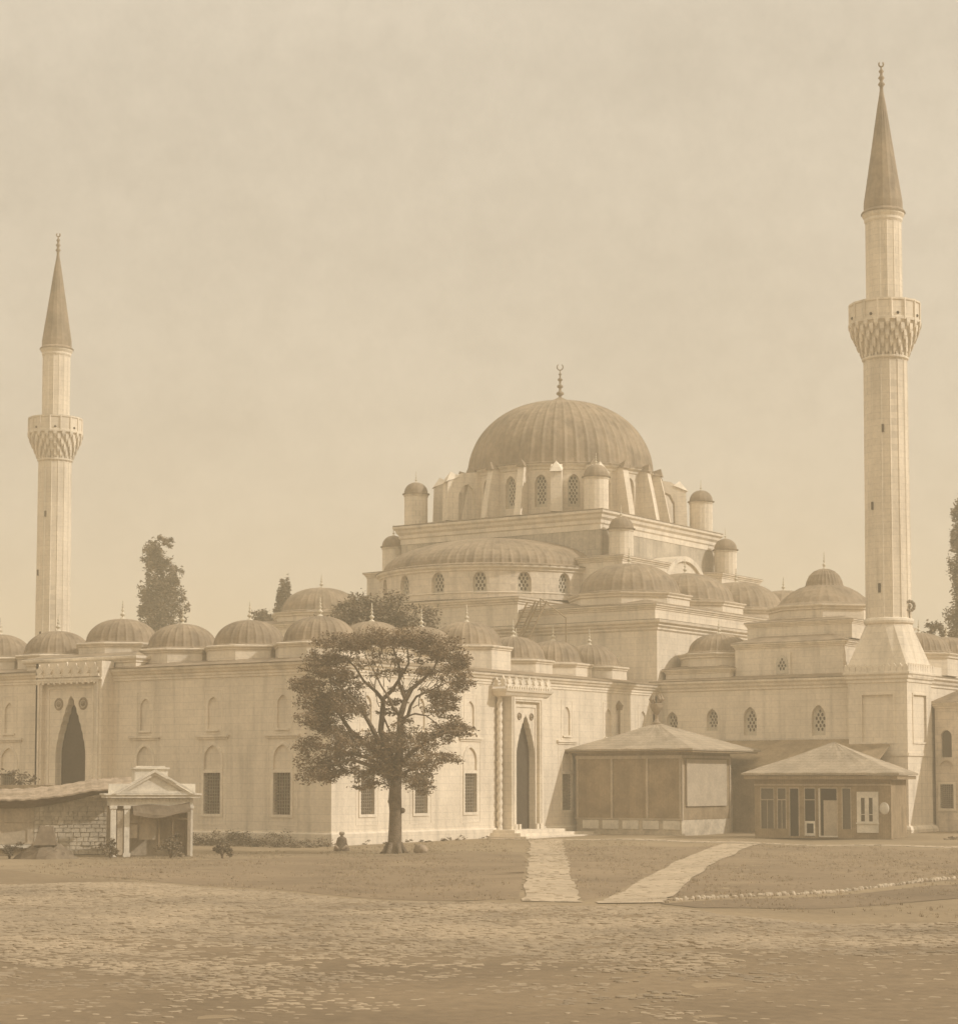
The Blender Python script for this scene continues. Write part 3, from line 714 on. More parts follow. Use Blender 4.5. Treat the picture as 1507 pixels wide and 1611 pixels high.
# square base under the drum
sq = rect(AX - 9.3, AX + 9.3, CY - 9.3, CY + 9.3)
MB().prism(sq, 15.9, None, 22.6, caps=False).build('wall', 'leadwall', hall)
MB().sweep(sq, [(0, 22.5), (.04, 22.5), (.05, 22.9), (.14, 23.0), (.14, 23.25), (.30, 23.42), (.34, 23.62), (.50, 23.76), (.52, 23.92), (.3, 23.98)]).build('cornice', 'trim', hall)
MB().sweep(sq, [(.5, 23.95), (.5, 24.02), (-1.4, 24.35), (-9.2, 24.5)]).build('roof', 'lead', hall)
# main drum
DR = 7.45
Fd = lambda a, z, d: (AX + (DR - d) * math.sin(a / DR), CY - (DR - d) * math.cos(a / DR), z)
NW = 18
b = MB(); curved_band(b, Fd, -DR * math.pi, DR * math.pi, 24.2, 28.0, [(DR * R_(a), .98, 24.95, 26.85, .75) for a in range(-160, 200, 20) if a != 180], .5)
b.build('drum', 'stone', hall)
for a in range(-160, 200, 20): grille_window(hall, Fd, DR * R_(a), 24.95, .98, 26.85, .4, k=.75)
b = MB(); b.lathe([(DR, 27.85), (DR + .1, 27.95), (DR + .12, 28.1), (DR + .34, 28.25), (DR + .36, 28.38), (DR, 28.42)], (AX, CY), 72); b.build('cornice', 'trim', hall)
for i in range(NW):                                   # radial buttresses with pointed caps
    a = R_(10 + 20 * i); dr = Vector((math.sin(a), -math.cos(a))); tn = Vector((dr.y, -dr.x))
    def Pb(r, t, z): q = Vector((AX, CY)) + dr * r + tn * t; return (q.x, q.y, z)
    hw = .27; mbx = MB()
    prf = [(7.3, 24.2), (9.1, 24.2), (8.7, 26.2), (8.3, 27.9), (8.25, 28.15), (7.3, 28.25)]
    m = len(prf)
    mbx.add([Pb(r, -hw, z) for r, z in prf] + [Pb(r, hw, z) for r, z in prf], [tuple(range(m)), tuple(range(m, 2 * m))] + [(k, (k + 1) % m, m + (k + 1) % m, m + k) for k in range(m)])
    bt = mbx.build('buttress', 'stone', hall)
    am = (10 + 20 * i) % 90
    if 25 < am < 65:
        hw2 = .42; pf = [(7.2, 28.3), (9.1, 28.05), (10.35, 27.3), (10.45, 24.2), (9.45, 24.2), (9.4, 26.3), (9.05, 27.0), (8.55, 27.2), (8.15, 26.8), (8.0, 25.9), (7.95, 24.2), (7.2, 24.2)]
        mbx = MB(); mp_ = len(pf); tr = tessellate_polygon([[Vector((r, z, 0)) for r, z in pf]])
        mbx.add([Pb(r, -hw2, z) for r, z in pf] + [Pb(r, hw2, z) for r, z in pf], [tuple(q) for q in tr] + [tuple(q + mp_ for q in qq) for qq in tr] + [(k, (k + 1) % mp_, mp_ + (k + 1) % mp_, mp_ + k) for k in range(mp_)])
        fb = mbx.build('flying_buttress', 'stone', hall)
        c = MB(); c.add([Pb(9.3, -.5, 27.75), Pb(10.5, -.5, 27.3), Pb(10.5, .5, 27.3), Pb(9.3, .5, 27.75), Pb(9.9, 0, 28.2)], [(0, 1, 4), (1, 2, 4), (2, 3, 4), (3, 0, 4), (0, 1, 2, 3)]); c.build('cap', 'trim', fb)
    c = MB(); w2 = hw + .1
    c.add([Pb(7.5, -w2, 28.2), Pb(8.45, -w2, 28.1), Pb(8.45, w2, 28.1), Pb(7.5, w2, 28.2), Pb(7.6, 0, 28.55), Pb(8.3, 0, 28.75)], [(0, 1, 5, 4), (1, 2, 5), (2, 3, 4, 5), (3, 0, 4), (0, 1, 2, 3)])
    c.build('cap', 'lead', bt)
# main dome
DZ = 28.4
prof = [(7.85, DZ - .05), (7.85, DZ + .04), (7.55, DZ + .12)] + [(max(.02, 7.5 * pcos(math.pi / 2 * k / 26, .90)), DZ + .12 + 6.05 * math.sin(math.pi / 2 * k / 26) ** 1.0) for k in range(1, 27)]
md = MB().lathe(prof, (AX, CY), 52 * 4, rib=4, ribamp=.085).build('main_dome', 'lead', hall, org=(AX, CY, DZ))
zt = DZ + 6.1
b = MB(); b.lathe([(r * 1.2, z) for r, z in [(.9, zt - .12), (.92, zt + .0), (.7, zt + .12), (.42, zt + .3), (.2, zt + .42), (.10, zt + .5), (.10, zt + .6), (.26, zt + .72), (.26, zt + .86), (.09, zt + 1.0), (.08, zt + 1.2), (.21, zt + 1.32), (.21, zt + 1.44), (.07, zt + 1.56), (.07, zt + 1.8), (.17, zt + 1.9), (.17, zt + 2.0), (.05, zt + 2.1), (.05, zt + 2.3), (.12, zt + 2.4), (.04, zt + 2.5), (.03, zt + 2.75)]], (AX, CY), 16)
cr = [(AX + .24 * math.cos(t) * .828, CY + .24 * math.cos(t) * .56, zt + 3.0 + .26 * math.sin(t)) for t in np.linspace(R_(120), R_(420), 14)]
b.tube(cr, [.015] + [.05] * 12 + [.015], 6)
b.build('finial', 'lead', md, smooth=True)
# turrets
def turret(c, z0, h, r, fin=.95):
    t_ = MB().lathe([(r, z0), (r, z0 + h - .25), (r + .05, z0 + h - .2), (r + .05, z0 + h - .05), (r, z0 + h)], c, 16).build('turret', 'stone', hall, org=(c[0], c[1], z0))
    zz = z0 + h
    MB().lathe([(r + .16, zz - .05), (r + .17, zz + .02)] + [((r + .02) * pcos(math.pi / 2 * k / 8, .9), zz + .05 + (r * .95) * math.sin(math.pi / 2 * k / 8)) for k in range(9)], c, 16).build('turret_cap', 'lead', t_)
    MB().lathe([(q * .7, z) for q, z in finial_prof(zz + r * .97, fin)], c, 8).build('finial', 'gold', t_)
for sx in (1, -1):
    for sy_ in (1, -1):
        turret((AX + sx * 8.45, CY + sy_ * 8.45), 23.9, 2.75, .95)
        turret((AX + sx * 10.65, CY + sy_ * 8.5), 20.0, 2.5, .92)
# ---- side wings with their own domes
def wing(sx):
    X = lambda v: v if sx > 0 else 2 * AX - v
    def rc(x0, x1, y0, y1):
        a, c = sorted((X(x0), X(x1))); return a, c, y0, y1
    r = rc(0.0, 18.3, 36.0, 52.0)
    wl = MB()
    Fw = lambda x, z, d: (x, 36.0 + d, z)
    hs = [(1.15, 6.9, .85, 7.6), (4.2, 6.9, .85, 7.75), (7.05, 6.55, .95, 7.75), (12.0, 6.5, .98, 7.75)]
    holes = [arch(X(c), z0, w, zs, .8) for c, z0, w, zs in hs]
    x0, x1, y0, y1 = r
    wl.plate(Fw, rz(x0, x1, -.3, 9.9), holes, .4)
    wl.box(x0, x1, y1 - .4, y1, -.3, 9.9)
    wl.prism([(x1, y0), (x1, y1), (x1 - .01, y1), (x1 - .01, y0)], -.3, None, 9.9); wl.prism([(x0, y0), (x0 + .01, y0), (x0 + .01, y1), (x0, y1)], -.3, None, 9.9)
    wl.build('wall', 'stone', hall)
    for c, z0, w, zs in hs: grille_window(hall, Fw, X(c), z0, w, zs, .34, k=.8)
    b = MB(); b.sweep(rect(*r), [(0, 9.55), (.08, 9.62), (.08, 9.74), (.2, 9.86), (.24, 10.0), (.38, 10.12), (.40, 10.24), (.3, 10.28)]); b.build('cornice', 'trim', hall)
    MB().sweep(rect(*r), [(.4, 10.25), (.42, 10.31), (-1.2, 10.6), (-6, 10.75)]).build('roof', 'lead', hall)
    if sx < 0: return
    # small front dome
    q = rc(-.05 + .35, 5.2, 36.7, 42.5)
    block(hall, *q, 10.2, 11.15, .5, slope=.35)
    hall_dome(hall, (X(2.85), 39.7), 2.45, 11.1, 12.25, 2.05, 1.45, .95)
    # two stepped boxes and capped dome
    q = rc(5.35, 13.25, 37.25, 49.5); block(hall, *q, 10.2, 12.75, .55, slope=.55)
    q = rc(5.45, 13.15, 38.9, 49.4); block(hall, *q, 13.0, 14.25, .45, slope=.35)
    Fg = lambda x, z, d: (x, 37.19 + d, z)
    b = MB(); b.plate(lambda x, z, d: (x, 37.12 + d, z), rz(X(8.9) - .6, X(8.9) + .6, 10.55, 12.1), [arch(X(8.9), 10.65, .85, 11.35, .7)], .1, back=.12); b.build('window_surround', 'stone', hall)
    grille_window(hall, lambda x, z, d: (x, 37.13 + d, z), X(8.9), 10.65, .85, 11.35, .02, k=.7)
    c = (X(9.05), 43.6); o = octagon(*c, 3.55)
    MB().prism(o, 14.3, None, 15.2, caps=False).sweep(o, [(0, 15.1), (.1, 15.16), (.1, 15.26), (.24, 15.38), (.25, 15.48), (-.9, 15.6)]).build('drum', 'stone', hall)
    pr = [(3.55, 15.44), (3.55, 15.52), (3.2, 15.7), (2.85, 16.1), (2.3, 16.55), (1.75, 16.85), (1.32, 17.0), (1.25, 17.12), (1.2, 17.35), (1.02, 17.75), (.7, 18.05), (.35, 18.2), (.03, 18.26)]
    d = MB().lathe(pr, c, 90, rib=3, ribamp=.035).build('dome', 'lead', hall, org=(c[0], c[1], 15.4))
    MB().lathe([(q_ * .7, z) for q_, z in finial_prof(18.2, 1.25)], c, 8).build('finial', 'gold', d, smooth=True)
    # rear and outer small domes
    for cc in ((2.85, 45.2), (15.9, 43.6), (15.9, 48.6)):
        hall_dome(hall, (X(cc[0]), cc[1]), 2.4, 10.5, 12.0, 2.05, 1.45, .9)
    MB().box(*rc(13.3, 18.0, 41.0, 51.5), 10.2, 11.0).build('wall', 'stone', hall)
wing(1); wing(-1)

# ================================================================ MINARETS
def minaret(x, y, label):
    root = thing('minaret', label, 'minaret', (x, y, 0))
    s4 = rect(x - 2, x + 2, y - 2, y + 2)
    b = MB()
    for F, c in ((lambda u, z, d: (u, y - 2 + d, z), x), (lambda u, z, d: (x + 2 - d, u, z), y), (lambda u, z, d: (u, y + 2 - d, z), x), (lambda u, z, d: (x - 2 + d, u, z), y)):
        hl = [rz(c - 1.05, c + 1.05, 6.0, 9.0)]
        b.plate(F, rz(c - 2, c + 2, -.3, 10.3), hl, .1); b.face(F, hl[0], .1)
        ring(F, b, hl[0], .12, .05)
        Gq = lambda u, z, d, F=F: F(u, z, d - .06); b.plate(Gq, rz(c - 2.0, c + 2.0, 5.1, 5.3), [], 0, back=.06)
    b.build('pedestal', 'stone', root)
    MB().sweep(s4, [(0, -.3), (.28, -.3), (.28, .45), (.2, .6), (.1, .7), (0, .7)]).build('plinth', 'stone', root)
    MB().sweep(s4, [(0, 9.75), (.06, 9.8), (.06, 9.95), (.16, 10.05), (.16, 10.2), (.26, 10.32), (.26, 10.45), (.1, 10.5), (-.3, 10.52)]).build('cornice', 'trim', root)
    b = MB()
    for F, c in ((lambda u, z, d: (u, y - 2.2 + d, z), x), (lambda u, z, d: (x + 2.2 - d, u, z), y), (lambda u, z, d: (u, y + 2.2 - d, z), x), (lambda u, z, d: (x - 2.2 + d, u, z), y)):
        n = 11; w = 4.4 / n
        for i in range(n):
            cc = c - 2.2 + (i + .5) * w; pr = [(-.48, 0), (.48, 0), (.46, .5), (.3, .8), (0, 1.05), (-.3, .8), (-.46, .5)]
            L = [(cc + a * w, 10.46 + q * .5) for a, q in pr]; m = len(L)
            b.add([F(u, z, 0) for u, z in L] + [F(u, z, .18) for u, z in L], [tuple(range(m)), tuple(range(m, 2 * m))] + [(k, (k + 1) % m, m + (k + 1) % m, m + k) for k in range(m)])
    b.build('cresting', 'trim', root)
    # pyramid foot turning from square into sixteen sides
    n = 16; ph = math.pi / 16
    top = [(x + 1.48 * math.cos(ph + 2 * math.pi * i / n), y + 1.48 * math.sin(ph + 2 * math.pi * i / n)) for i in range(n)]
    bot = []
    for i in range(n):
        a = ph + 2 * math.pi * i / n; q = 2.12 / max(abs(math.cos(a)), abs(math.sin(a)))
        bot.append((x + q * math.cos(a), y + q * math.sin(a)))
    # crisp facets: large triangles pinched between shaft sides
    cor = [(x + 2.12, y + 2.12), (x - 2.12, y + 2.12), (x - 2.12, y - 2.12), (x + 2.12, y - 2.12)]
    b = MB(); B = []
    for i in range(n):
        a = ph + 2 * math.pi * i / n; B.append((*bot[i], 10.6))
    base = len(b.v)
    ring_ = []
    for k in range(4):
        idx = [i for i in range(n) if k * 90 - 45 < ((math.degrees(ph + 2 * math.pi * i / n) + 180) % 360 - 180 if k != 2 else math.degrees(ph + 2 * math.pi * i / n)) % 360 - (0 if k < 3 or True else 0) < k * 90 + 45]
    vs = [(p[0], p[1], 10.6) for p in bot] + [(p[0], p[1], 13.6) for p in top] + [(c[0], c[1], 10.6) for c in cor]
    fs = []
    for i in range(n):
        j = (i + 1) % n; am = (ph + 2 * math.pi * (i + .5) / n) % (2 * math.pi); k = int(am // (math.pi / 2))
        if abs((am % (math.pi / 2)) - math.pi / 4) < .05:
            fs += [(i, 2 * n + k, n + i), (2 * n + k, j, n + j), (n + i, 2 * n + k, n + j)]
        else:
            fs += [(i, j, n + j), (i, n + j, n + i)] if i % 2 else [(i, j, n + i), (j, n + j, n + i)]
    b.add(vs, fs); b.build('foot', 'stone', root)
    b = MB(); b.lathe([(1.48, 13.58), (1.58, 13.66), (1.62, 13.8), (1.58, 13.94), (1.44, 14.02)], (x, y), 32); b.build('ring_moulding', 'trim', root)
    if x > 0:
        b = MB(); c0 = Vector((x, y, 14.75)) + Vector((.8281, .5606, 0)) * 1.15 + Vector((.5606, -.8281, 0)) * 1.0
        for a in np.linspace(0, 2 * math.pi, 13)[:-1]: q = c0 + Vector((.8281, .5606, 0)) * .3 * math.cos(a) + Vector((0, 0, .3 * math.sin(a))); b.ball(tuple(q), .12, 7)
        b.ball(tuple(c0), .13, 8); b.bar(c0 - Vector((0, 0, .8)), c0, .08); b.build('wreath_ornament', 'iron', root)
    def fluted(prof, name, amp=.05):
        nn = 16; b = MB(); m = nn * 3; vs = []
        for r, z in prof:
            for i in range(nn):
                a = ph + 2 * math.pi * i / nn
                for da, k in ((-.045, 1.0), (0, 1.0 + amp / r), (.045, 1.0)):
                    rr = r * k; vs.append((x + rr * math.cos(a + da), y + rr * math.sin(a + da), z))
        fs = [(j * m + i, j * m + (i + 1) % m, (j + 1) * m + (i + 1) % m, (j + 1) * m + i) for j in range(len(prof) - 1) for i in range(m)]
        return b.add(vs, fs).build(name, 'stone', root)
    sh = fluted([(1.45, 13.9), (1.43, 20), (1.42, 20.1), (1.40, 26), (1.38, 31.0)], 'shaft')
    b = MB(); b.box(x - .09, x + .09, y - 1.46, y - 1.3, 15.6, 16.2); 
    b.box(x - .5, x - .38, y - 1.45, y - 1.2, 21.0, 21.5); b.box(x + .3, x + .42, y - 1.45, y - 1.2, 26.0, 26.5)
    b.build('slit', 'dark', sh)
    # balcony corbelled out in rows of stalactites
    b = MB(); rows = [(1.38, 30.9, 31.25), (1.52, 31.2, 31.75), (1.72, 31.65, 32.2), (1.92, 32.1, 32.6), (2.1, 32.5, 33.0), (2.22, 32.9, 33.3)]
    b.lathe([(1.40, 30.85), (1.50, 30.92), (1.52, 31.02), (1.42, 31.1)], (x, y), 32)
    for q, (r, z0, z1) in enumerate(rows):
        b.lathe([(r - .12, z0), (r, z1), (r - .3, z1 + .02)], (x, y), 32)
        m = 20
        for i in range(m):
            a = 2 * math.pi * (i + .5 * (q % 2)) / m; dr = Vector((math.cos(a), math.sin(a))); tn = Vector((-dr.y, dr.x)); c = Vector((x, y)) + dr * (r + .02)
            w = .09 * r / 1.6; vs = []
            for zz, s, e in ((z0 - .12, .3, 0.0), (z0 + .12, 1.0, .10), (z1, 1.25, .12)):
                for du, dd in ((-1, -.1), (-1, e), (1, e), (1, -.1)):
                    p = c + tn * du * w * s + dr * dd; vs.append((p.x, p.y, zz))
            b.add(vs, [(0, 1, 5, 4), (1, 2, 6, 5), (2, 3, 7, 6), (4, 5, 9, 8), (5, 6, 10, 9), (6, 7, 11, 10), (8, 9, 10, 11), (0, 1, 2, 3)])
    bl = b.build('balcony', 'trim', root)
    b = MB(); b.lathe([(2.0, 33.2), (2.34, 33.22), (2.34, 33.4), (2.27, 33.44), (2.27, 34.45), (2.33, 34.5), (2.33, 34.62), (2.15, 34.62), (2.15, 33.4), (1.0, 33.4)], (x, y), 16, ph=ph)
    for i in range(16):
        a = ph + 2 * math.pi * i / 16; c = (x + 2.28 * math.cos(a), y + 2.28 * math.sin(a)); b.prism([(c[0] - .06, c[1] - .06), (c[0] + .06, c[1] - .06), (c[0] + .06, c[1] + .06), (c[0] - .06, c[1] + .06)], 33.3, None, 34.55)
    b.build('parapet', 'stone', bl)
    b = MB()
    for i in range(16):
        if i % 2: continue
        a = 2 * math.pi * i / 16; c = Vector((x + 2.24 * math.cos(a), y + 2.24 * math.sin(a))); b.ball((c.x, c.y, 33.62), .1, 8)
    b.build('spout', 'dark', bl)
    fluted([(1.17, 33.3), (1.16, 40.35)], 'upper_shaft', .03)
    b = MB(); b.lathe([(1.17, 40.0), (1.24, 40.15), (1.24, 40.3), (1.36, 40.5), (1.38, 40.68), (1.1, 40.7)], (x, y), 32); b.build('cornice', 'trim', root)
    pr = [(1.42, 40.62), (1.42, 40.72), (1.24, 40.9)] + [(1.24 * (1 - t) ** 1.02 + .07, 40.9 + 8.4 * t) for t in np.linspace(.06, 1, 12)]
    cn = MB().lathe(pr, (x, y), 48, rib=3, ribamp=.02).build('cone_roof', 'lead', root)
    b = MB(); z = 49.2
    b.lathe([(.12, z - .2), (.12, z), (.24, z + .16), (.12, z + .32), (.11, z + .45), (.22, z + .6), (.10, z + .76), (.09, z + .9), (.18, z + 1.04), (.06, z + 1.2), (.05, z + 1.35)], (x, y), 10)
    b.tube([(x + .15 * math.cos(t) * .828, y + .15 * math.cos(t) * .56, z + 1.52 + .17 * math.sin(t)) for t in np.linspace(R_(120), R_(420), 12)], [.01] + [.06] * 10 + [.01], 6)
    b.build('finial', 'lead', cn, smooth=True)
    return root
minaret(16.5, 37.15, 'tall near minaret at the right with a sixteen-sided shaft on a square pedestal')
minaret(-59.45, 37.15, 'distant minaret at the far left, its shaft rising behind the small domes')

# ================================================================ LIBRARY at the right edge
lib = thing('library', 'shaded stone annexe with a lead roof behind the near minaret at the right edge', 'annexe', (25, 46, 0))
Fl = lambda x, z, d: (x, 39.6 + d, z)
lw = [19.3, 23.2, 27.1]; hl = []
for c in lw: hl += [arch(c, 5.05, .74, 6.4, .55), rz(c - .45, c + .45, 1.75, 3.3), arch(c, 4.1, .95, 4.35, .52)]
b = MB().plate(Fl, rz(18.55, 31, -.2, 8.5), hl, .3)
for c in lw: b.face(Fl, arch(c, 4.1, .95, 4.35, .52), .12)
b.box(18.55, 18.7, 39.62, 52, -.2, 8.5); b.box(30.9, 31, 39.62, 52, -.2, 8.5); b.box(18.6, 31, 51.9, 52, -.2, 8.5)
b.build('wall', 'ashlar', lib)
for c in lw: bar_window(lib, Fl, c, 1.75, 3.3, .9); MB().face(Fl, arch(c, 5.05, .74, 6.4, .55), .28).build('window', 'pane', lib)
MB().sweep(rect(18.55, 31, 39.6, 52), CORN(8.2, .6)[:-1]).build('cornice', 'trim', lib)
MB().prism(rect(18.25, 31.3, 39.3, 52.3), 8.6, rect(22.2, 27.4, 43.5, 48), 10.9).build('roof', 'lead', lib)

# ================================================================ KIOSKS
def hip_roof(root, x0, x1, y0, y1, z, px, py, pz, th=.12, mat='shingle', name='roof', local=False):
    b = MB(); e = [(x0, y0), (x1, y0), (x1, y1), (x0, y1)]
    n = 14; vs = [(px, py, pz)]
    # slightly concave slopes made of rows
    rows = 7; ring_pts = []
    for i in range(4):
        a, c = Vector(e[i]), Vector(e[(i + 1) % 4])
        for k in range(n): ring_pts.append(a + (c - a) * k / n)
    m = len(ring_pts)
    vs = []
    for r in range(rows + 1):
        t = r / rows; s = 1 - t; zz = z + (pz - z) * (t ** 1.06)
        for p in ring_pts: vs.append((px + (p.x - px) * s, py + (p.y - py) * s, zz + .02 * math.sin(p.x * 3 + p.y * 2.1 + r)))
    fs = [(r * m + i, r * m + (i + 1) % m, (r + 1) * m + (i + 1) % m, (r + 1) * m + i) for r in range(rows) for i in range(m)]
    b.add(vs, fs)
    b.add([(p.x, p.y, z + .02 * math.sin(p.x * 3 + p.y * 2.1)) for p in ring_pts] + [(p.x, p.y, z - th) for p in ring_pts], [(i, (i + 1) % m, m + (i + 1) % m, m + i) for i in range(m)])
    b.add([(x0, y0, z - th), (x1, y0, z - th), (x1, y1, z - th), (x0, y1, z - th)], [(0, 1, 2, 3)])
    return b.build(name, mat, root, local=local)
k1 = thing('garden_kiosk', 'low wooden kiosk with blank dark walls and an urn on its wide hipped roof', 'kiosk', (4.2, 28, GZ(4, 28)))
gx0, gx1, gy0, gy1 = .5, 8.1, 24.5, 31.0
b = MB().box(gx0, gx1, gy0, gy1, 0, .45); b.box(gx0 + .02, gx1 - .02, gy0 + .02, gy1 - .02, .45, 1.12); 
b.build('plinth', 'rubble', k1)
b = MB()
for i in range(5): b.box(gx0 + .5 + i * 1.45, gx0 + 1.65 + i * 1.45, gy0 - .05, gy0 + .02, .52, 1.06)
b.build('plinth_panel', 'white', k1)
b = MB().box(gx0, gx1, gy0 + .05, gy1, 1.12, 5.3)
b.build('wall', 'wood', k1)
b = MB()
for x in (gx0 + .02, 3.05, 5.6, gx1 - .16): b.box(x, x + .14, gy0 - .03, gy0 + .05, 1.12, 4.9)
b.box(gx0 - .02, gx1 + .02, gy0 - .05, gy0 + .05, 4.9, 5.1); b.box(gx0 - .02, gx1 + .02, gy0 - .05, gy0 + .05, 1.1, 1.2)
b.box(gx1, gx1 + .05, gy0, gy1, 4.95, 5.1); b.box(gx1 + .001, gx1 + .06, gy0, gy0 + .14, 1.12, 4.95); b.box(gx1 + .001, gx1 + .06, gy1 - .14, gy1, 0.0, 4.95)
b.build('frame', 'woodlight', k1)
b = MB().box(gx1 + .02, gx1 + .12, gy0 + .5, gy1 - .7, 1.95, 4.85); b.build('side_screen', 'cloth', k1)
hip_roof(k1, -.0 + .05, 9.2, 23.9, 33.2, 5.52, 4.3, 28.2, 7.25)
b = MB().box(.02, 9.1, 24.1, 33.0, 5.28, 5.38); b.build('eave', 'wood', k1)
b = MB().lathe([(.28, 7.12), (.3, 7.25), (.18, 7.32), (.1, 7.5), (.12, 7.75), (.3, 8.0), (.40, 8.25), (.42, 8.45), (.36, 8.5)], (4.3, 28.2), 14)
for i in range(9):
    a = i * 2.4; b.tube([(4.3 + .2 * math.cos(a), 28.2 + .2 * math.sin(a), 8.4), (4.3 + .45 * math.cos(a), 28.2 + .45 * math.sin(a), 8.75), (4.3 + .3 * math.cos(a), 28.2 + .3 * math.sin(a), 9.1)], [.05, .09, .02], 5)
b.build('urn', 'lead', k1)

K2R = R_(12)
k2 = thing('coffee_kiosk', 'small timber kiosk with glazed front and pale double window under a hipped shingle roof', 'kiosk', (17.95, 24.75, GZ(19, 25)), K2R); k2.scale = (.80, .85, 1)
# local coordinates: x along the front, -y towards the viewer
b = MB()
Fk = lambda x, z, d: (x, -2.9 + d, z)
bays = [(-4.55, -3.5), (-3.3, -2.6), (-2.4, -1.65), (-1.3, -.45), (-.15, 1.15), (1.45, 2.15)]
hol = [rz(a, c, .55 if i in (0, 1, 5) else .12, 2.95) for i, (a, c) in enumerate(bays)] + [rz(2.62, 4.0, .9, 2.6)]
b.plate(Fk, rz(-4.9, 4.95, 0, 3.3), hol, .14)
b.box(-4.9, 4.95, 2.6, 2.75, 0, 3.4); b.box(-4.98, -4.85, -2.9, 2.7, 0, 3.4); b.box(4.9, 5.0, -2.9, 2.7, 0, 3.4); b.box(-4.9, 4.95, -2.9, -2.76, 3.3, 3.42)
b.build('wall', 'wood', k2, local=True)
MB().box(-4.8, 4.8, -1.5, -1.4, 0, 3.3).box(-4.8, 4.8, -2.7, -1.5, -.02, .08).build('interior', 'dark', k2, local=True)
b = MB()
for i, (a, c) in enumerate(bays):
    z0 = .55 if i in (0, 1, 5) else .12
    for x in (a, c - .06): b.box(x, x + .06, -2.96, -2.86, z0, 2.95)
    b.box(a + .06, c - .06, -2.96, -2.86, 2.88, 2.95)
    if i in (0, 1, 3): b.box(a + .06, c - .06, -2.95, -2.88, 2.2, 2.26)
    if i in (0, 1): b.box((a + c) / 2 - .02, (a + c) / 2 + .02, -2.94, -2.89, z0, 2.2)
b.box(-5.0, 5.05, -2.98, -2.9, 3.05, 3.15)
b.build('window_frame', 'woodlight', k2, local=True)
for i in (0, 1, 5): a, c = bays[i]; MB().face(Fk, rz(a, c, .55, 2.95), .12).build('pane', 'pane', k2, local=True)
b = MB(); b.plate(lambda x, z, d: Fk(x, z, d - .05), rz(-1.24, -.5, .15, 1.0), [rz(-1.12, -.62, .3, .86)], .06, back=.05); b.build('door_panel', 'white', k2, local=True)
b = MB().box(-.22, -.14, -3.0, -2.85, .1, 2.9).box(-.14, 1.15, -3.0, -2.9, .08, .16); b.build('door_frame', 'white', k2, local=True)
b = MB().box(.1, 1.1, -2.84, -2.78, .16, 2.2); b.build('door', 'cloth', k2, local=True)
b = MB(); G = lambda x, z, d: Fk(x, z, d - .08)
b.plate(G, rz(2.55, 4.1, .35, 2.7), [rz(2.85, 3.12, 1.0, 2.35), rz(3.42, 3.69, 1.0, 2.35)], .12, back=.1)
b.box(2.5, 4.15, -3.06, -2.98, .86, .93); 
sh = b.build('shutter', 'white', k2, local=True)
MB().face(Fk, rz(2.7, 3.9, .95, 2.45), .1).build('pane', 'pane', k2, local=True)
b = MB().box(2.83, 3.14, -2.97, -2.93, 1.38, 1.42).box(3.4, 3.71, -2.97, -2.93, 1.38, 1.42).build('glazing_bar', 'white', k2, local=True)
b = MB(); n = 20
for r0, r1, d0, d1 in ((.0, .1, -.12, -.12), (.1, .3, -.12, -.08), (.3, .36, -.08, .0)):
    b.add([(4.52 + q * math.cos(2 * math.pi * i / n), -2.9 + d, 1.75 + q * math.sin(2 * math.pi * i / n)) for q, d in ((max(r0, .001), d0), (r1, d1)) for i in range(n)], [(i, (i + 1) % n, n + (i + 1) % n, n + i) for i in range(n)])
b.build('wall_disc', 'white', k2, local=True)
hip_roof(k2, -5.75, 5.75, -3.7, 3.5, 3.78, 0.3, -.2, 5.62, local=True)
b = MB().box(-5.6, 5.6, -3.55, 3.35, 3.42, 3.62).build('eave', 'wood', k2, local=True)

# lean-to behind the kiosks, against the wing wall
lt = thing('lean_to', 'long dark timber lean-to against the shaded wing wall behind the kiosks', 'shed', (9, 34, GZ(9, 34)))
b = MB().box(1.0, 17.0, 32.6, 32.8, 0, 4.4).box(16.9, 17.1, 32.8, 34.9, 0, 4.4).box(.9, 1.05, 32.8, 35.8, 0, 4.4); b.build('wall', 'wood', lt)
b = MB().add([(.6, 32.1, 4.25), (17.4, 32.1, 4.25), (17.4, 34.9, 5.7), (14.4, 35.85, 6.1), (.6, 35.85, 6.1), (.6, 32.1, 4.37), (17.4, 32.1, 4.37), (17.4, 34.9, 5.82), (14.4, 35.85, 6.22), (.6, 35.85, 6.22)],
             [(0, 1, 2, 3, 4), (5, 6, 7, 8, 9), (0, 1, 6, 5), (1, 2, 7, 6)]); b.build('roof', 'wood', lt)
b = MB()
for x in np.arange(1.6, 17, 1.9): b.box(x, x + .14, 32.5, 32.6, 0, 4.3)
b.build('post', 'woodlight', lt)

# builders' ladders and rail on the roof of the hall
lad = thing('ladder', 'steep wooden ladder leaning on the aisle parapet behind the small domes', 'ladder', (-9.9, 34.6, 10.3))
def ladder(root, ox):
    b = MB(); p0, p1 = Vector((-11.5 + ox, 33.9, 11.5)), Vector((-10.1 + ox, 35.8, 16.3))
    w = Vector((.33, 0, 0))
    for s in (-1, 1): b.bar(p0 + w * s, p1 + w * s, .11)
    b.build('rail', 'wood', root); b = MB()
    for i in range(1, 13): q = p0 + (p1 - p0) * i / 13; b.bar(q - w, q + w, .05)
    b.build('rung', 'wood', root)
ladder(lad, 0)
lad2 = thing('ladder', 'second ladder right beside the first, its head at the corner of the central block', 'ladder', (-9.1, 34.6, 10.3)); ladder(lad2, .95)
hr = thing('handrail', 'thin sloping handrail running down from the ladder heads across the parapet', 'handrail', (-8, 35, 15.5))
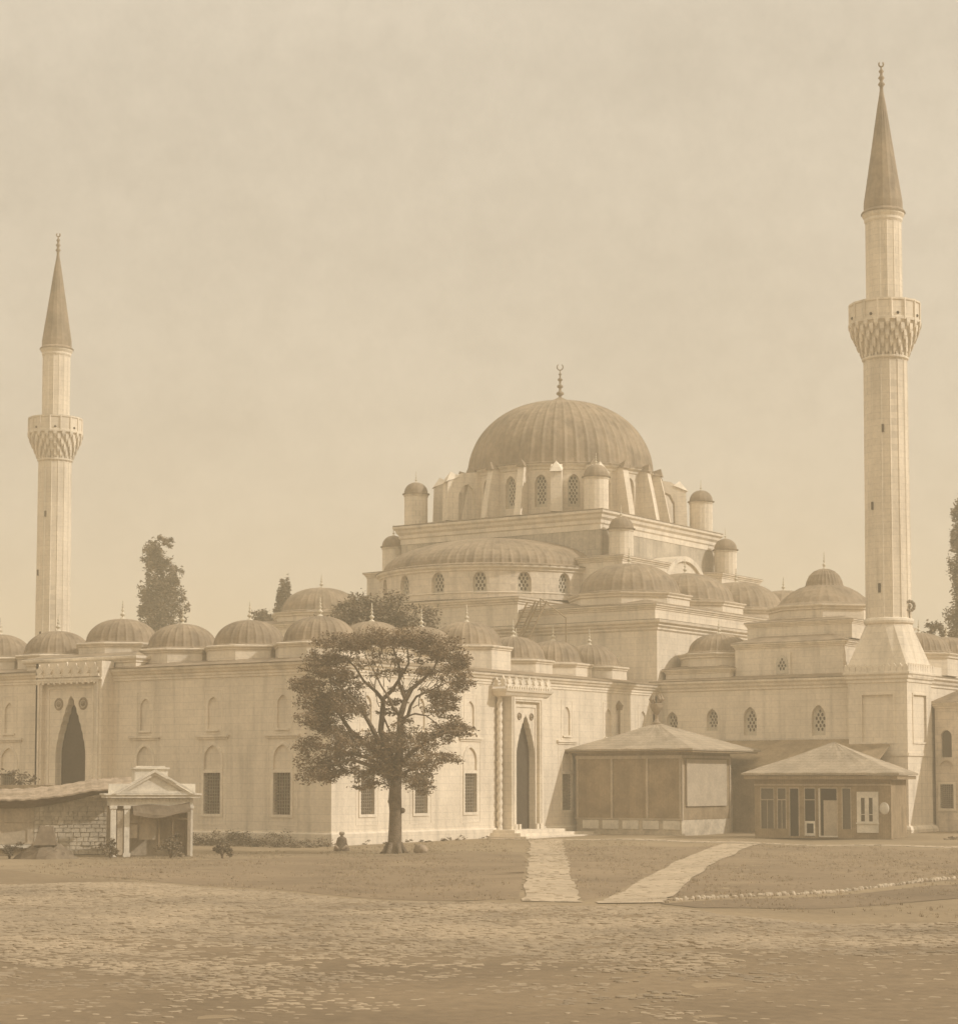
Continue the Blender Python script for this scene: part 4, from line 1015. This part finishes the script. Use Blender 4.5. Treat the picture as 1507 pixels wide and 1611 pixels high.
MB().bar((-9.2, 35.6, 16.5), (-6.4, 34.5, 14.9), .06).bar((-9.2, 35.6, 16.5), (-9.2, 35.6, 15.2), .06).bar((-6.4, 34.5, 14.9), (-6.4, 34.5, 13.2), .06).build('rail', 'wood', hr)

# ================================================================ LEFT: stalls, pavilion
def rubble_wall(root, x0, x1, y, z0, z1, th, name='wall', seed=1, local=True):
    """irregular courses of stones proud of a mortar core"""
    r = random.Random(seed); b = MB().box(x0, x1, y + .04, y + th, z0, z1 - .05)
    z = z0
    while z < z1 - .08:
        h = r.uniform(.14, .26); h = min(h, z1 - z); x = x0
        while x < x1 - .05:
            w = r.uniform(.18, .5); w = min(w, x1 - x); d = r.uniform(0, .05); j = .012
            b.prism([(x + j, y - d), (x + w - j, y - d + r.uniform(-.01, .01)), (x + w - j, y + .06), (x + j, y + .06)], z + j, [(x + j * 2, y - d + .015), (x + w - j * 2, y - d + .01), (x + w - j, y + .06), (x + j, y + .06)], z + h - j)
            x += w
        z += h
    return b.build(name, 'rubble', root, local=local)
PAV = R_(50)
pav = thing('fountain_pavilion', 'little whitewashed pavilion with a triangular pediment and a boxed parapet on top', 'pavilion', (3.1, -17.3, 0), PAV); pav.scale = (.82, .82, .85)
# local: x right along the front, y back, front at y=0
W2 = 2.3
b = MB().box(-W2, W2, 2.2, 2.4, 0, 3.1).box(W2 - .16, W2, 1.0, 2.2, 0, 3.0); b.build('wall', 'woodlight', pav, local=True)
b = MB()
for x in (-W2, -1.55, W2 - .12):
    b = MB(); w = .30 if x < 1 else .12
    b.box(x, x + w, 0, w, 0, 2.75); b.box(x - .05, x + w + .05, -.05, w + .05, 2.6, 2.75)
    if x < 1: b.box(x - .05, x + w + .05, -.05, w + .05, 0, .2)
    b.build('pillar', 'white', pav, local=True)
b = MB().box(-1.93, -1.6, .05, .12, .1, 2.5); b.build('door_panel', 'woodlight', pav, local=True)
b = MB().box(-1.2, -.75, .5, .56, 1.0, 2.6).box(-.6, .35, .9, .96, .9, 2.5); b.build('shutter', 'woodlight', pav, local=True)
b = MB().box(-1.2, -.75, .45, .5, 1.75, 1.8).box(.42, .5, .4, .48, .3, 2.6).box(1.2, 1.26, .4, .46, .3, 2.6).box(.5, 2.1, .4, .45, 2.0, 2.05); b.build('lattice', 'wood', pav, local=True)
b = MB().box(-W2, W2, -.02, 2.4, 2.75, 3.18)
for i in range(24): b.box(-W2 + .05 + i * .19, -W2 + .15 + i * .19, -.10, -.02, 3.0, 3.14)
b.build('frieze', 'white', pav, local=True)
b = MB().box(-W2 - .3, W2 + .35, -.3, 2.5, 3.18, 3.34).box(-W2 - .4, W2 + .45, -.38, 2.5, 3.34, 3.42); b.build('cornice', 'white', pav, local=True)
b = MB(); pz = 3.43
tri = [(-1.95, pz), (2.15, pz), (.1, pz + 1.15)]; tr2 = [(-1.45, pz + .12), (1.65, pz + .12), (.1, pz + .98)]
Fp = lambda x, z, d: (x, -.34 + d, z)
vs = [Fp(*p, 0) for p in tri] + [Fp(*p, 0) for p in tr2] + [Fp(*p, .12) for p in tr2] + [Fp(*p, .8) for p in tri]
b.add(vs, [(0, 1, 4, 3), (1, 2, 5, 4), (2, 0, 3, 5), (3, 4, 7, 6), (4, 5, 8, 7), (5, 3, 6, 8), (6, 7, 8), (0, 1, 10, 9), (1, 2, 11, 10), (2, 0, 9, 11)])
b.bar((-2.15, -.42, pz + .02), (.1, -.42, pz + 1.24), .14, .10); b.bar((2.35, -.42, pz + .02), (.1, -.42, pz + 1.24), .14, .10)
b.build('pediment', 'white', pav, local=True)
b = MB().box(-W2 - .1, W2 + .2, .5, .7, 3.42, 3.95).box(-.95, .9, .35, 1.9, 3.42, 4.75).box(-1.05, 1.0, .25, 2.0, 4.75, 4.84).box(-.85, .8, .75, 1.5, 4.84, 4.92)
b.build('parapet', 'white', pav, local=True)
aw = MB(); n = 16
vs = []
for j, (zz, yy) in enumerate(((2.72, -.08), (2.35, -.42), (2.2, -.45), (2.6, .3))):
    for i in range(n + 1):
        t = i / n; x = -1.1 + 3.2 * t; vs.append((x, yy + .05 * math.sin(9 * t), zz + .18 * t + .07 * math.sin(7 * t + j) - (.12 * math.sin(math.pi * t) if j in (1, 2) else 0)))
aw.add(vs, [(j * (n + 1) + i, j * (n + 1) + i + 1, (j + 1) * (n + 1) + i + 1, (j + 1) * (n + 1) + i) for j in range(3) for i in range(n)])
aw.build('awning', 'canvas', pav, local=True)

shed = thing('market_stall', 'boarded stall with a sagging tiled roof at the left edge of the photo', 'stall', (-4.75, -20.2, 0), R_(46))
# local x right; spans to the pavilion
b = MB().box(-6.0, 2.2, 0, .12, .55, 2.9)
for x in np.arange(-5.9, 2.2, 1.3): b.box(x, x + .08, -.05, 0, .5, 2.9)
for z in (.5, 1.55, 2.3): b.box(-6, 2.2, -.07, -.0, z, z + .07)
b.build('board_wall', 'woodlight', shed, local=True)
b = MB().box(-6.0, 2.25, -.12, .1, .32, .48); b.build('sill', 'white', shed, local=True)
MB().box(-6, 2.2, .02, .1, 0, .32).box(-6, 6, 2.9, 3.0, 0, 3.3).build('base', 'wood', shed, local=True)
rubble_wall(shed, 2.2, 6.1, .0, 0, 2.75, .4, 'stone_wall', 5)
b = MB(); n = 46; m = 12; vs = []
def sag(t): return -.42 * math.sin(math.pi * min(1, max(0, (t - .25) / .6))) + .15 * (t > .8) * (t - .8) * 5
for j in range(m + 1):
    s = j / m
    for i in range(n + 1):
        t = i / n; x = -6.5 + 13.4 * t; vs.append((x, -.95 + 2.6 * s, 3.02 + .5 * s + sag(t) + (.035 * abs(math.sin(i * 1.57)) if True else 0) + random.uniform(-.015, .015)))
b.add(vs, [(j * (n + 1) + i, j * (n + 1) + i + 1, (j + 1) * (n + 1) + i + 1, (j + 1) * (n + 1) + i) for j in range(m) for i in range(n)])
k = len(b.v); b.add([(v[0], v[1], v[2] - .07) for v in vs[:n + 1]] + vs[:n + 1], [(i, i + 1, n + 2 + i, n + 1 + i) for i in range(n)])
rf = b.build('roof', 'tile', shed, local=True)
b = MB(); rr = random.Random(3)
for i in range(120):
    t = rr.uniform(0, .45); x = -6.5 + 13.4 * t; s = rr.uniform(0, .4); z = 3.05 + .5 * s + sag(t)
    w = rr.uniform(.08, .16); b.prism([(x - w, -.95 + 2.6 * s - w), (x + w, -.95 + 2.6 * s - w * .8), (x + w * .8, -.95 + 2.6 * s + w), (x - w * .7, -.95 + 2.6 * s + w)], z - .03, [(x - w * .5, -.95 + 2.6 * s - w * .5), (x + w * .6, -.95 + 2.6 * s - w * .5), (x + w * .5, -.95 + 2.6 * s + w * .5), (x - w * .5, -.95 + 2.6 * s + w * .5)], z + rr.uniform(.06, .14))
b.build('broken_tiles', 'tile', rf, local=True)
# drooping canvas hung under the tiles
b = MB(); vs = []
for j in range(7):
    s = j / 6
    for i in range(25):
        t = i / 24; x = -6.3 + 12.9 * t; vs.append((x, -.9 + .75 * s + .05 * math.sin(8 * t), 2.98 + sag(t * .97 + .02) - .36 * s * (0.5 + .5 * math.sin(math.pi * t) ** .7) - .04 * math.sin(12 * t) * s))
b.add(vs, [(j * 25 + i, j * 25 + i + 1, (j + 1) * 25 + i + 1, (j + 1) * 25 + i) for j in range(6) for i in range(24)])
b.build('canopy', 'canvas', shed, local=True)

def blob(name, label, cat, loc, s, mat, seed, n=12, m=8, rough=.18, group=None):
    r = random.Random(seed); vs = []; 
    for j in range(m + 1):
        th = math.pi * j / m
        for i in range(n):
            a = 2 * math.pi * i / n; k = 1 + r.uniform(-rough, rough)
            vs.append((s[0] * k * math.sin(th) * math.cos(a), s[1] * k * math.sin(th) * math.sin(a), s[2] * (.85 + k * .15) * (1 - math.cos(th)) / 2 * 1.0 - .06))
    vs = [(x, y, s[2] * 0 - .06 + (s[2] + .06) * (1 - math.cos(math.pi * (idx // n) / m)) / 2 * (1)) for idx, (x, y, z) in enumerate(vs)]
    fs = [(j * n + i, j * n + (i + 1) % n, (j + 1) * n + (i + 1) % n, (j + 1) * n + i) for j in range(m) for i in range(n)]
    me = bpy.data.meshes.new(name); me.from_pydata(vs, [], fs[::-1]); me.materials.append(M[mat]); me.polygons.foreach_set('use_smooth', [True] * len(fs))
    o = bpy.data.objects.new(name, me); COL.objects.link(o); o.location = loc; o.rotation_euler = (0, 0, seed)
    return tag(o, label, cat, group)
# heap before the stone wall
r_ = random.Random(11); hp = thing('rubble_heap', 'dark heap of earth and broken stone in front of the rough stone wall', 'rubble', (.7, -21.6, 0), R_(46))
b = MB(); vs = []; n = 20; m = 8
for j in range(m + 1):
    for i in range(n):
        t = j / m; a = 2 * math.pi * i / n; rad = (1.25 + .2 * math.sin(3 * a) + r_.uniform(-.1, .1)) * (1 - t); vs.append((rad * math.cos(a) * 1.1, rad * math.sin(a) * .6, -.05 + .95 * (t ** .75) + r_.uniform(-.06, .06) * (j > 0)))
b.add(vs, [(j * n + i, j * n + (i + 1) % n, (j + 1) * n + (i + 1) % n, (j + 1) * n + i) for j in range(m) for i in range(n)])
b.build('earth', 'canvas', hp, local=True)
b = MB().prism([(-.6, -.5), (.45, -.45), (.5, .1), (-.55, .1)], .6, [(-.3, -.3), (.25, -.3), (.3, .05), (-.35, .05)], 1.45); b.build('broken_slab', 'canvas', hp, local=True)
blob('boulder', 'tilted dark boulder lying at the right foot of the big tree', 'boulder', (10.95, -7.0, 0), (.36, .30, .46), 'tile', 6, rough=.22)

# seated figure near the corner of the courtyard
def person(loc, rz_):
    root = thing('person', 'small figure in a dark robe and pale headcloth sitting by the courtyard corner', 'person', loc, rz_)
    me = bpy.data.meshes.new('body')
    # pelvis, spine, head, arms, folded legs
    V = [(0, 0, .16), (0, .02, .36), (0, 0, .58), (0, 0, .68), (0, -.01, .80), (0, -.01, .90), (-.19, 0, .56), (-.25, -.10, .36), (-.12, -.26, .28), (.19, 0, .56), (.25, -.10, .36), (.12, -.26, .28),
         (-.13, -.05, .14), (-.30, -.33, .24), (-.05, -.40, .08), (.13, -.05, .14), (.30, -.33, .24), (.05, -.44, .08)]
    E = [(0, 1), (1, 2), (2, 3), (3, 4), (4, 5), (2, 6), (6, 7), (7, 8), (2, 9), (9, 10), (10, 11), (0, 12), (12, 13), (13, 14), (0, 15), (15, 16), (16, 17)]
    rad = [.17, .16, .14, .06, .095, .08, .075, .05, .035, .075, .05, .035, .12, .085, .05, .12, .085, .05]
    me.from_pydata(V, E, []); me.materials.append(M['tile'])
    o = bpy.data.objects.new('body', me); COL.objects.link(o); o.parent = root
    o.modifiers.new('skin', 'SKIN'); 
    for i, v in enumerate(me.skin_vertices[0].data): v.radius = (rad[i], rad[i]); v.use_root = (i == 0)
    s = o.modifiers.new('sub', 'SUBSURF'); s.levels = 2; s.render_levels = 2
    b = MB(); b.lathe([(.40, .0), (.39, .12), (.32, .28), (.27, .42), (.25, .54), (.22, .64), (.11, .71)], (0, -.06), 14); b.build('robe', 'bark', root, local=True, smooth=True)
    b = MB().ball((0, 0, .86), .15, 12, .72); b.build('headcloth', 'cloth', root, local=True, smooth=True)
person((5.4, -6.0, gz(5.4, -6.0) + .02), R_(30))

# curving row of edging stones on the right-hand grass
pts = []
ctrl = [(40.4, -35.4), (41.0, -30.5), (41.6, -26.8), (42.1, -22.5), (42.4, -18.5), (42.4, -14)]
for i in range(170):
    t = i / 169 * (len(ctrl) - 1); k = min(int(t), len(ctrl) - 2); f = t - k
    pts.append((ctrl[k][0] + (ctrl[k + 1][0] - ctrl[k][0]) * f + rng.normal(0, .05), ctrl[k][1] + (ctrl[k + 1][1] - ctrl[k][1]) * f))
protos = []
for s in range(5):
    r = random.Random(40 + s); b = MB(); n = 8
    a0 = [(.13 * (1 + r.uniform(-.25, .25)) * math.cos(2 * math.pi * i / n), .10 * (1 + r.uniform(-.25, .25)) * math.sin(2 * math.pi * i / n)) for i in range(n)]
    b.prism(a0, -.05, [(x * .95, y * .95) for x, y in a0], .07); b.prism([(x * .95, y * .95) for x, y in a0], .07, [(x * .55, y * .55) for x, y in a0], .13)
    me = bpy.data.meshes.new('edging_stone'); me.from_pydata(b.v, [], b.f); me.materials.append(M['rock']); protos.append(me)
for i, (x, y) in enumerate(pts):
    if rng.random() < .12: continue
    o = bpy.data.objects.new('edging_stone', protos[i % 5]); COL.objects.link(o)
    sc = rng.uniform(.45, .95); o.location = (x, y, gz(x, y)); o.scale = (sc, sc, sc * rng.uniform(.7, 1.2)); o.rotation_euler = (0, 0, rng.uniform(0, 6))
    tag(o, 'small pale stone in the curving row that edges the grass at the right', 'stone', 'stones edging the grass in a curving row')
# flat boulders at the bottom of the photo
for i, (dx, dy, sx_, lab) in enumerate(((0, 0, .42, 'flat pale slab in the bottom foreground, largest of the cluster in the cobbles'), (.55, .75, .30, 'rounded pale slab touching the far side of the largest one in the cobbles'), (-.55, -1.1, .5, 'long pale slab nearest the bottom edge of the photo'))):
    pass

# ================================================================ TREES
def leaves(name, clumps, mat, parent, size, per, local=False, org=None, flat=.5):
    """clumps: (centre xyz, radii xyz, density)"""
    V = []; 
    for c, rad, den in clumps:
        vol = max(.05, rad[0] * rad[1] * rad[2]) ** .667; n = int(per * vol * den)
        q = rng.normal(0, 1, (n, 3)); q /= np.linalg.norm(q, axis=1)[:, None]; q *= (rng.random(n) ** .45)[:, None]
        # break the ball into sub clusters
        ns = max(3, n // 45); sub = rng.normal(0, 1, (ns, 3)); sub /= np.linalg.norm(sub, axis=1)[:, None]; sub *= (rng.random(ns) ** .4)[:, None]
        q = sub[rng.integers(0, ns, n)] * .98 + q * (.22 + .35 * rng.random(n)[:, None])
        V.append(np.array(c) + q * np.array(rad))
    Pn = np.concatenate(V); n = len(Pn)
    a = rng.normal(0, 1, (n, 3)); a[:, 2] *= flat; a /= np.linalg.norm(a, axis=1)[:, None]
    t = rng.normal(0, 1, (n, 3)); b = np.cross(a, t); b /= np.linalg.norm(b, axis=1)[:, None]
    s = (size * rng.uniform(.6, 1.3, n))[:, None]
    quad = np.stack([Pn - a * s, Pn - b * s * .42, Pn + a * s, Pn + b * s * .42], 1).reshape(-1, 3)
    if org is not None: quad = quad - np.array(org)
    me = bpy.data.meshes.new(name); me.vertices.add(4 * n); me.vertices.foreach_set('co', quad.astype('f4').ravel())
    me.loops.add(4 * n); me.loops.foreach_set('vertex_index', np.arange(4 * n, dtype='i4'))
    me.polygons.add(n); me.polygons.foreach_set('loop_start', np.arange(0, 4 * n, 4, dtype='i4'))
    me.update(calc_edges=True); me.materials.append(M[mat])
    o = bpy.data.objects.new(name, me); COL.objects.link(o)
    if parent is not None: o.parent = parent
    return o
TB = Vector((9.7, -7.4, 0)); SC = 1 / 3.503 / 32.4      # drawing units -> metres
Rt = Vector((.8281, .5606, 0)); Fw_ = Vector((-.5606, .8281, 0))
def tp(cx, cy, d=0.0):      # tree sketch coordinates (crown drawing), d metres in depth
    return TB + Rt * ((cx - 628) * SC) + Vector((0, 0, (1552 - cy) * SC)) + Fw_ * d
tree = thing('locust_tree', 'large solitary leafy tree with a thick trunk and open layered crown before the sunlit wall', 'tree', TB)
tk = MB()
tk.tube([tp(628, 1585), tp(628, 1552), tp(630, 1500), tp(632, 1400), tp(634, 1320), tp(630, 1260), tp(632, 1200), tp(640, 1130)], [.55, .42, .35, .32, .31, .33, .30, .27], 12)
for a in np.linspace(0, 6.28, 7)[:-1]:
    d = Rt * math.cos(a) + Fw_ * math.sin(a); tk.tube([TB + d * .8 - Vector((0, 0, .15)), TB + d * .5 + Vector((0, 0, .06)), TB + d * .28 + Vector((0, 0, .5))], [.06, .13, .12], 6)
tk.ball(tuple(tp(672, 1318, -.1)), .14, 8); tk.ball(tuple(tp(604, 1268, -.1)), .12, 8)
def limb(pts, r0, r1): 
    n = len(pts); tk.tube([tp(*p) for p in pts], [.82 * (r0 + (r1 - r0) * i / (n - 1)) for i in range(n)], 7)
limb([(640, 1150), (655, 1000, -.2), (660, 880, -.4), (662, 800, -.5), (688, 712, -.4), (722, 650, -.3), (780, 600, 0), (840, 540, .2), (880, 450, .3)], .28, .04)
limb([(690, 712, -.4), (668, 660, -.3), (650, 610, 0), (655, 540, .3), (620, 430, .5), (600, 370, .6)], .13, .03)
limb([(635, 1120), (600, 1000, .3), (548, 880, .6), (556, 780, .8), (560, 700, .9), (610, 650, .9), (655, 580, 1.0), (700, 500, 1.2), (690, 400, 1.2)], .24, .04)
limb([(560, 710, .9), (520, 660, 1.0), (450, 600, 1.1), (400, 520, 1.3), (330, 450, 1.4)], .13, .03)
limb([(556, 790, .8), (580, 840, .4), (598, 880, .2)], .07, .05)
limb([(625, 1110), (560, 980, -.4), (510, 870, -.7), (470, 800, -.9), (420, 730, -1.1), (330, 640, -1.2), (250, 560, -1.3)], .2, .03)
limb([(600, 1060), (480, 960, .4), (380, 880, .7), (320, 790, .9), (270, 720, 1.1), (200, 660, 1.1)], .2, .04)
limb([(662, 800, -.5), (620, 750, -.8), (600, 700, -1.0), (560, 640, -1.1), (520, 560, -1.1), (470, 470, -1.0)], .10, .025)
limb([(660, 850, -.4), (695, 800, 0), (740, 785, .2), (800, 795, .4), (860, 840, .6)], .10, .03)
limb([(700, 800, 0), (715, 740, .2), (745, 690, .4), (830, 650, .7), (930, 600, .9)], .11, .03)
limb([(645, 1090), (720, 1000, -.5), (820, 930, -.9), (920, 890, -1.0), (1000, 880, -1.1)], .17, .03)
limb([(640, 1130), (740, 1080, .5), (830, 1040, .9)], .12, .03); limb([(630, 1150), (520, 1080, -.5), (400, 1040, -.9), (260, 1070, -1.2), (170, 1080, -1.2)], .17, .03)
limb([(630, 1120), (480, 1030, .8), (330, 990, 1.3), (200, 970, 1.5)], .15, .03)
rt_ = random.Random(5)
for _ in range(90):
    x = rt_.uniform(290, 930); y = rt_.uniform(420, 760); d = rt_.uniform(-1.6, 1.6); L = rt_.uniform(60, 130); a = math.atan2(y - 1000, x - 640) + rt_.uniform(-.5, .5)
    limb([(x, y, d), (x + L * .5 * math.cos(a), y + L * .5 * math.sin(a) + 6, d + .1), (x + L * math.cos(a + .2), y + L * math.sin(a + .2), d + rt_.uniform(-.3, .3))], .032, .01)
tk.build('trunk', 'bark', tree, smooth=True)
CL = [(225, 480, 55, 45), (300, 480, 60, 40), (175, 820, 50, 50), (930, 770, 40, 35), (170, 960, 80, 45), (200, 1080, 105, 75), (330, 1010, 110, 75), (250, 1130, 70, 35), (450, 940, 125, 60), (560, 1000, 110, 90), (480, 1110, 60, 50), (590, 1140, 90, 60), (700, 970, 120, 80),
      (800, 1050, 105, 70), (860, 910, 110, 60), (950, 860, 80, 45), (1010, 895, 45, 38), (900, 1035, 70, 38), (760, 1160, 65, 60), (790, 1215, 32, 30), (240, 860, 90, 50), (610, 905, 90, 35), (340, 930, 110, 60),
      (140, 620, 70, 42), (190, 700, 80, 75), (240, 770, 90, 75), (330, 700, 105, 85), (400, 770, 75, 50), (290, 560, 100, 50), (200, 540, 60, 45),
      (290, 390, 80, 45), (420, 390, 115, 55), (560, 375, 110, 50), (690, 375, 115, 58), (800, 400, 110, 60), (900, 430, 90, 70), (965, 520, 75, 70), (985, 605, 55, 55), (905, 690, 65, 55), (850, 740, 60, 50),
      (840, 560, 60, 40), (590, 770, 35, 22), (700, 850, 32, 32), (640, 720, 45, 22), (470, 1180, 50, 25), (330, 1090, 60, 50)]
cl = []
for i, (cx, cy, rx, ry) in enumerate(CL):
    off = [0.0, 1.5, -1.5, .8, -.8][i % 5]
    for d_, f in ((off, 1.0), (off - 1.9 if off > 0 else off + 1.9, .75)):
        if (rx < 50 or (380 < cx < 900 and 520 < cy < 900)) and f < 1: continue
        cl.append((tuple(tp(cx, cy, d_)), (rx * SC * f * 1.08, 1.05 * f + rx * SC * .25, ry * SC * f * 1.2), 1.15 if cy < 900 else .8))
for (cx, cy, rx, ry) in ((720, 480, 110, 40), (560, 480, 100, 35), (430, 490, 90, 40), (560, 560, 140, 40), (750, 560, 90, 40), (450, 640, 80, 40), (800, 640, 70, 40), (640, 1080, 120, 50), (640, 640, 60, 30), (380, 600, 60, 35)):
    cl.append((tuple(tp(cx, cy, random.uniform(-1, 1))), (rx * SC, 1.3, ry * SC), .45))
leaves('crown', cl, 'leaf', tree, .074, 1350, org=tuple(TB))

def simple_tree(name, label, base, cls, trunk, size, per, mat='leaffar', group=None):
    t = thing(name, label, 'tree', base, group=group); b = MB(); B = Vector(base)
    b.tube([B + Vector((0, 0, -.3)), B + Vector((.1, 0, trunk[1] * .5)), B + Vector((0, .1, trunk[1]))], [trunk[0], trunk[0] * .75, trunk[0] * .4], 9)
    for c, r, d in cls[:7]: b.tube([B + Vector((0, 0, trunk[1] * .6)), B + (Vector(c)) * .6 + Vector((0, 0, trunk[1] * .25)), B + Vector(c)], [trunk[0] * .4, trunk[0] * .22, .05], 6)
    b.build('trunk', 'bark', t)
    leaves('crown', [((c[0] + B.x, c[1] + B.y, c[2] + B.z), r, d) for c, r, d in cls], mat, t, size, per, org=tuple(base))
    return t
def V2(r, u): return (Rt.x * r, Rt.y * r, u)     # offset right r, up u
# broad tree in the courtyard behind the small domes
cls = [(V2(a, z), (rx, rx, rz_), 1) for a, z, rx, rz_ in ((-3.0, 13.4, 1.7, .9), (-1.4, 14.6, 2.0, 1.1), (.6, 14.8, 2.0, 1.1), (2.3, 14.0, 1.9, 1.0), (3.6, 12.9, 1.5, .9), (0, 13.0, 2.6, 1.3), (-2.2, 12.2, 2.2, 1.2), (2, 12.4, 2.4, 1.2), (4.4, 12.3, .9, .6), (-4.0, 12.6, .9, .6))]
simple_tree('plane_tree', 'broad dark tree whose crown shows above the small domes inside the courtyard', (-11.3, 19.0, 0), cls, (.45, 12), .13, 700)
rr = random.Random(9)
def column(h0, h1, w, k, taper=.3):
    L = []
    for i in range(k):
        t = i / (k - 1); ww = w * (1 - taper * abs(t - .45) * 2) if t < .85 else w * .65
        for q in range(3): L.append((V2(rr.uniform(-.45, .45) * w, h0 + (h1 - h0) * (t + rr.uniform(-.03, .03))), (ww * .75, ww * .75, (h1 - h0) / k * 1.2), .8))
    return L
simple_tree('poplar_tree', 'tall ragged column of a poplar rising alone behind the courtyard domes', (-64.5, 56.0, 0), column(11, 24.6, 1.9, 9, .15) + [(V2(-.9, 25), (1.0, 1.0, .9), 1), (V2(.3, 26.0), (.8, .8, .7), 1), (V2(1.5, 23), (.7, .7, 1.0), 1), (V2(-1.8, 20), (.7, .7, 1.2), 1), (V2(1.9, 19.5), (.7, .7, 1.3), 1)], (.4, 20), .17, 620)
simple_tree('cypress_tree', 'narrow dark cypress left of the large pale dome behind the courtyard roofs', (-49.6, 56.0, 0), column(8, 20.3, 1.0, 9, .7) + [(V2(0, 20.9), (.5, .5, .7), 1)], (.25, 16), .14, 1100)
simple_tree('bay_tree', 'low rounded tree touching the left side of the narrow cypress', (-51.2, 55.4, 0), [(V2(-.3, 18.4), (1.0, 1.0, .9), 1), (V2(.6, 17.6), (1.2, 1.2, 1.1), 1), (V2(-.8, 17.2), (1.2, 1.2, 1.0), 1), (V2(-.3, 16.0), (1.7, 1.7, 1.3), 1)], (.25, 14), .14, 900)
simple_tree('cypress_tree', 'tall dark cypress cut by the right edge of the photo', (9.0, 70.0, 0), column(8, 24.8, 1.35, 12, .5) + [(V2(0, 25.2), (.5, .5, .8), 1)], (.4, 20), .15, 900)
simple_tree('fig_tree', 'low bushy tree above the annexe roofs right of the near minaret', (12.6, 56, 0), [(V2(-.7, 14.6), (.8, .8, .7), 1), (V2(.4, 14.0), (1.1, 1.1, .8), 1), (V2(1.6, 13.4), (1.3, 1.3, .8), 1), (V2(.2, 13.0), (1.9, 1.9, .8), 1)], (.35, 12), .15, 700)
simple_tree('shrub_tree', 'loose grey bush at the left edge in front of the shaded main front', (-12.2, -13.6, 0), [(V2(-1.5, 3.4), (1.3, 1.0, .8), .6), (V2(.2, 3.9), (1.3, 1.0, .7), .5), (V2(1.7, 3.6), (1.1, 1.0, .6), .5), (V2(-2.6, 4.8), (.8, .8, .8), .5), (V2(0, 2.6), (1.8, 1.2, .9), .7)], (.14, 3), .12, 500)

for k, (x, y, r, h, lab) in enumerate(((3.3, -20.2, .55, .95, 'dusty low bush in front of the left pillar of the pavilion'), (5.1, -18.2, .7, 1.05, 'ragged bush in front of the pavilion opening'), (6.6, -16.4, .5, .8, 'small bush at the right corner of the pavilion'), (-.6, -22.6, .6, .8, 'dark bush left of the rubble heap'))):
    t_ = thing('bush', lab, 'bush', (x, y, 0))
    b = MB()
    for q in range(5): a = q * 1.3; b.tube([(x, y, -.05), (x + .2 * r * math.cos(a), y + .2 * r * math.sin(a), h * .4), (x + .6 * r * math.cos(a), y + .6 * r * math.sin(a), h * .8)], [.03, .02, .01], 5)
    b.build('stem', 'bark', t_)
    leaves('foliage', [((x + r * .4 * math.cos(q * 2.1), y + r * .4 * math.sin(q * 2.1), h * (.35 + .1 * q)), (r * .7, r * .7, h * .35), 1.2) for q in range(4)], 'leaffar', t_, .07, 900, org=(x, y, 0))

cl = []
for _ in range(150):
    if rng.random() < .72: x, y = rng.uniform(-17, 1.0), rng.uniform(-3.4, -.3)
    elif rng.random() < .4: x, y = rng.uniform(.2, .8), rng.uniform(0, 14)
    else: x, y = rng.uniform(24, 31), rng.uniform(24, 33)
    k = rng.uniform(.4, 1.5) * (1 if x < .1 else .35); cl.append(((x, y, .12 * k + GZ(x, y)), (.7 * k + .15, .5 * k + .1, .42 * k), .5))
sc = leaves('scrub', cl, 'leaffar', None, .06, 900); tag(sc, 'low ragged scrub growing along the foot of the walls', 'scrub', kind='stuff')
# ================================================================ HAZE
hz = MB().box(-420, 420, -260, 420, -1.6, 55).build('haze', 'stone'); tag(hz, kind='stuff')
hm = bpy.data.materials.new('haze air'); hm.use_nodes = True; t = hm.node_tree; t.nodes.clear()
pv = t.nodes.new('ShaderNodeVolumePrincipled'); pv.inputs['Density'].default_value = 0.0020; pv.inputs['Color'].default_value = (0.95, 0.85, 0.65, 1); pv.inputs['Anisotropy'].default_value = 0.1
ou = t.nodes.new('ShaderNodeOutputMaterial'); t.links.new(pv.outputs[0], ou.inputs['Volume'])
hz.data.materials.clear(); hz.data.materials.append(hm)
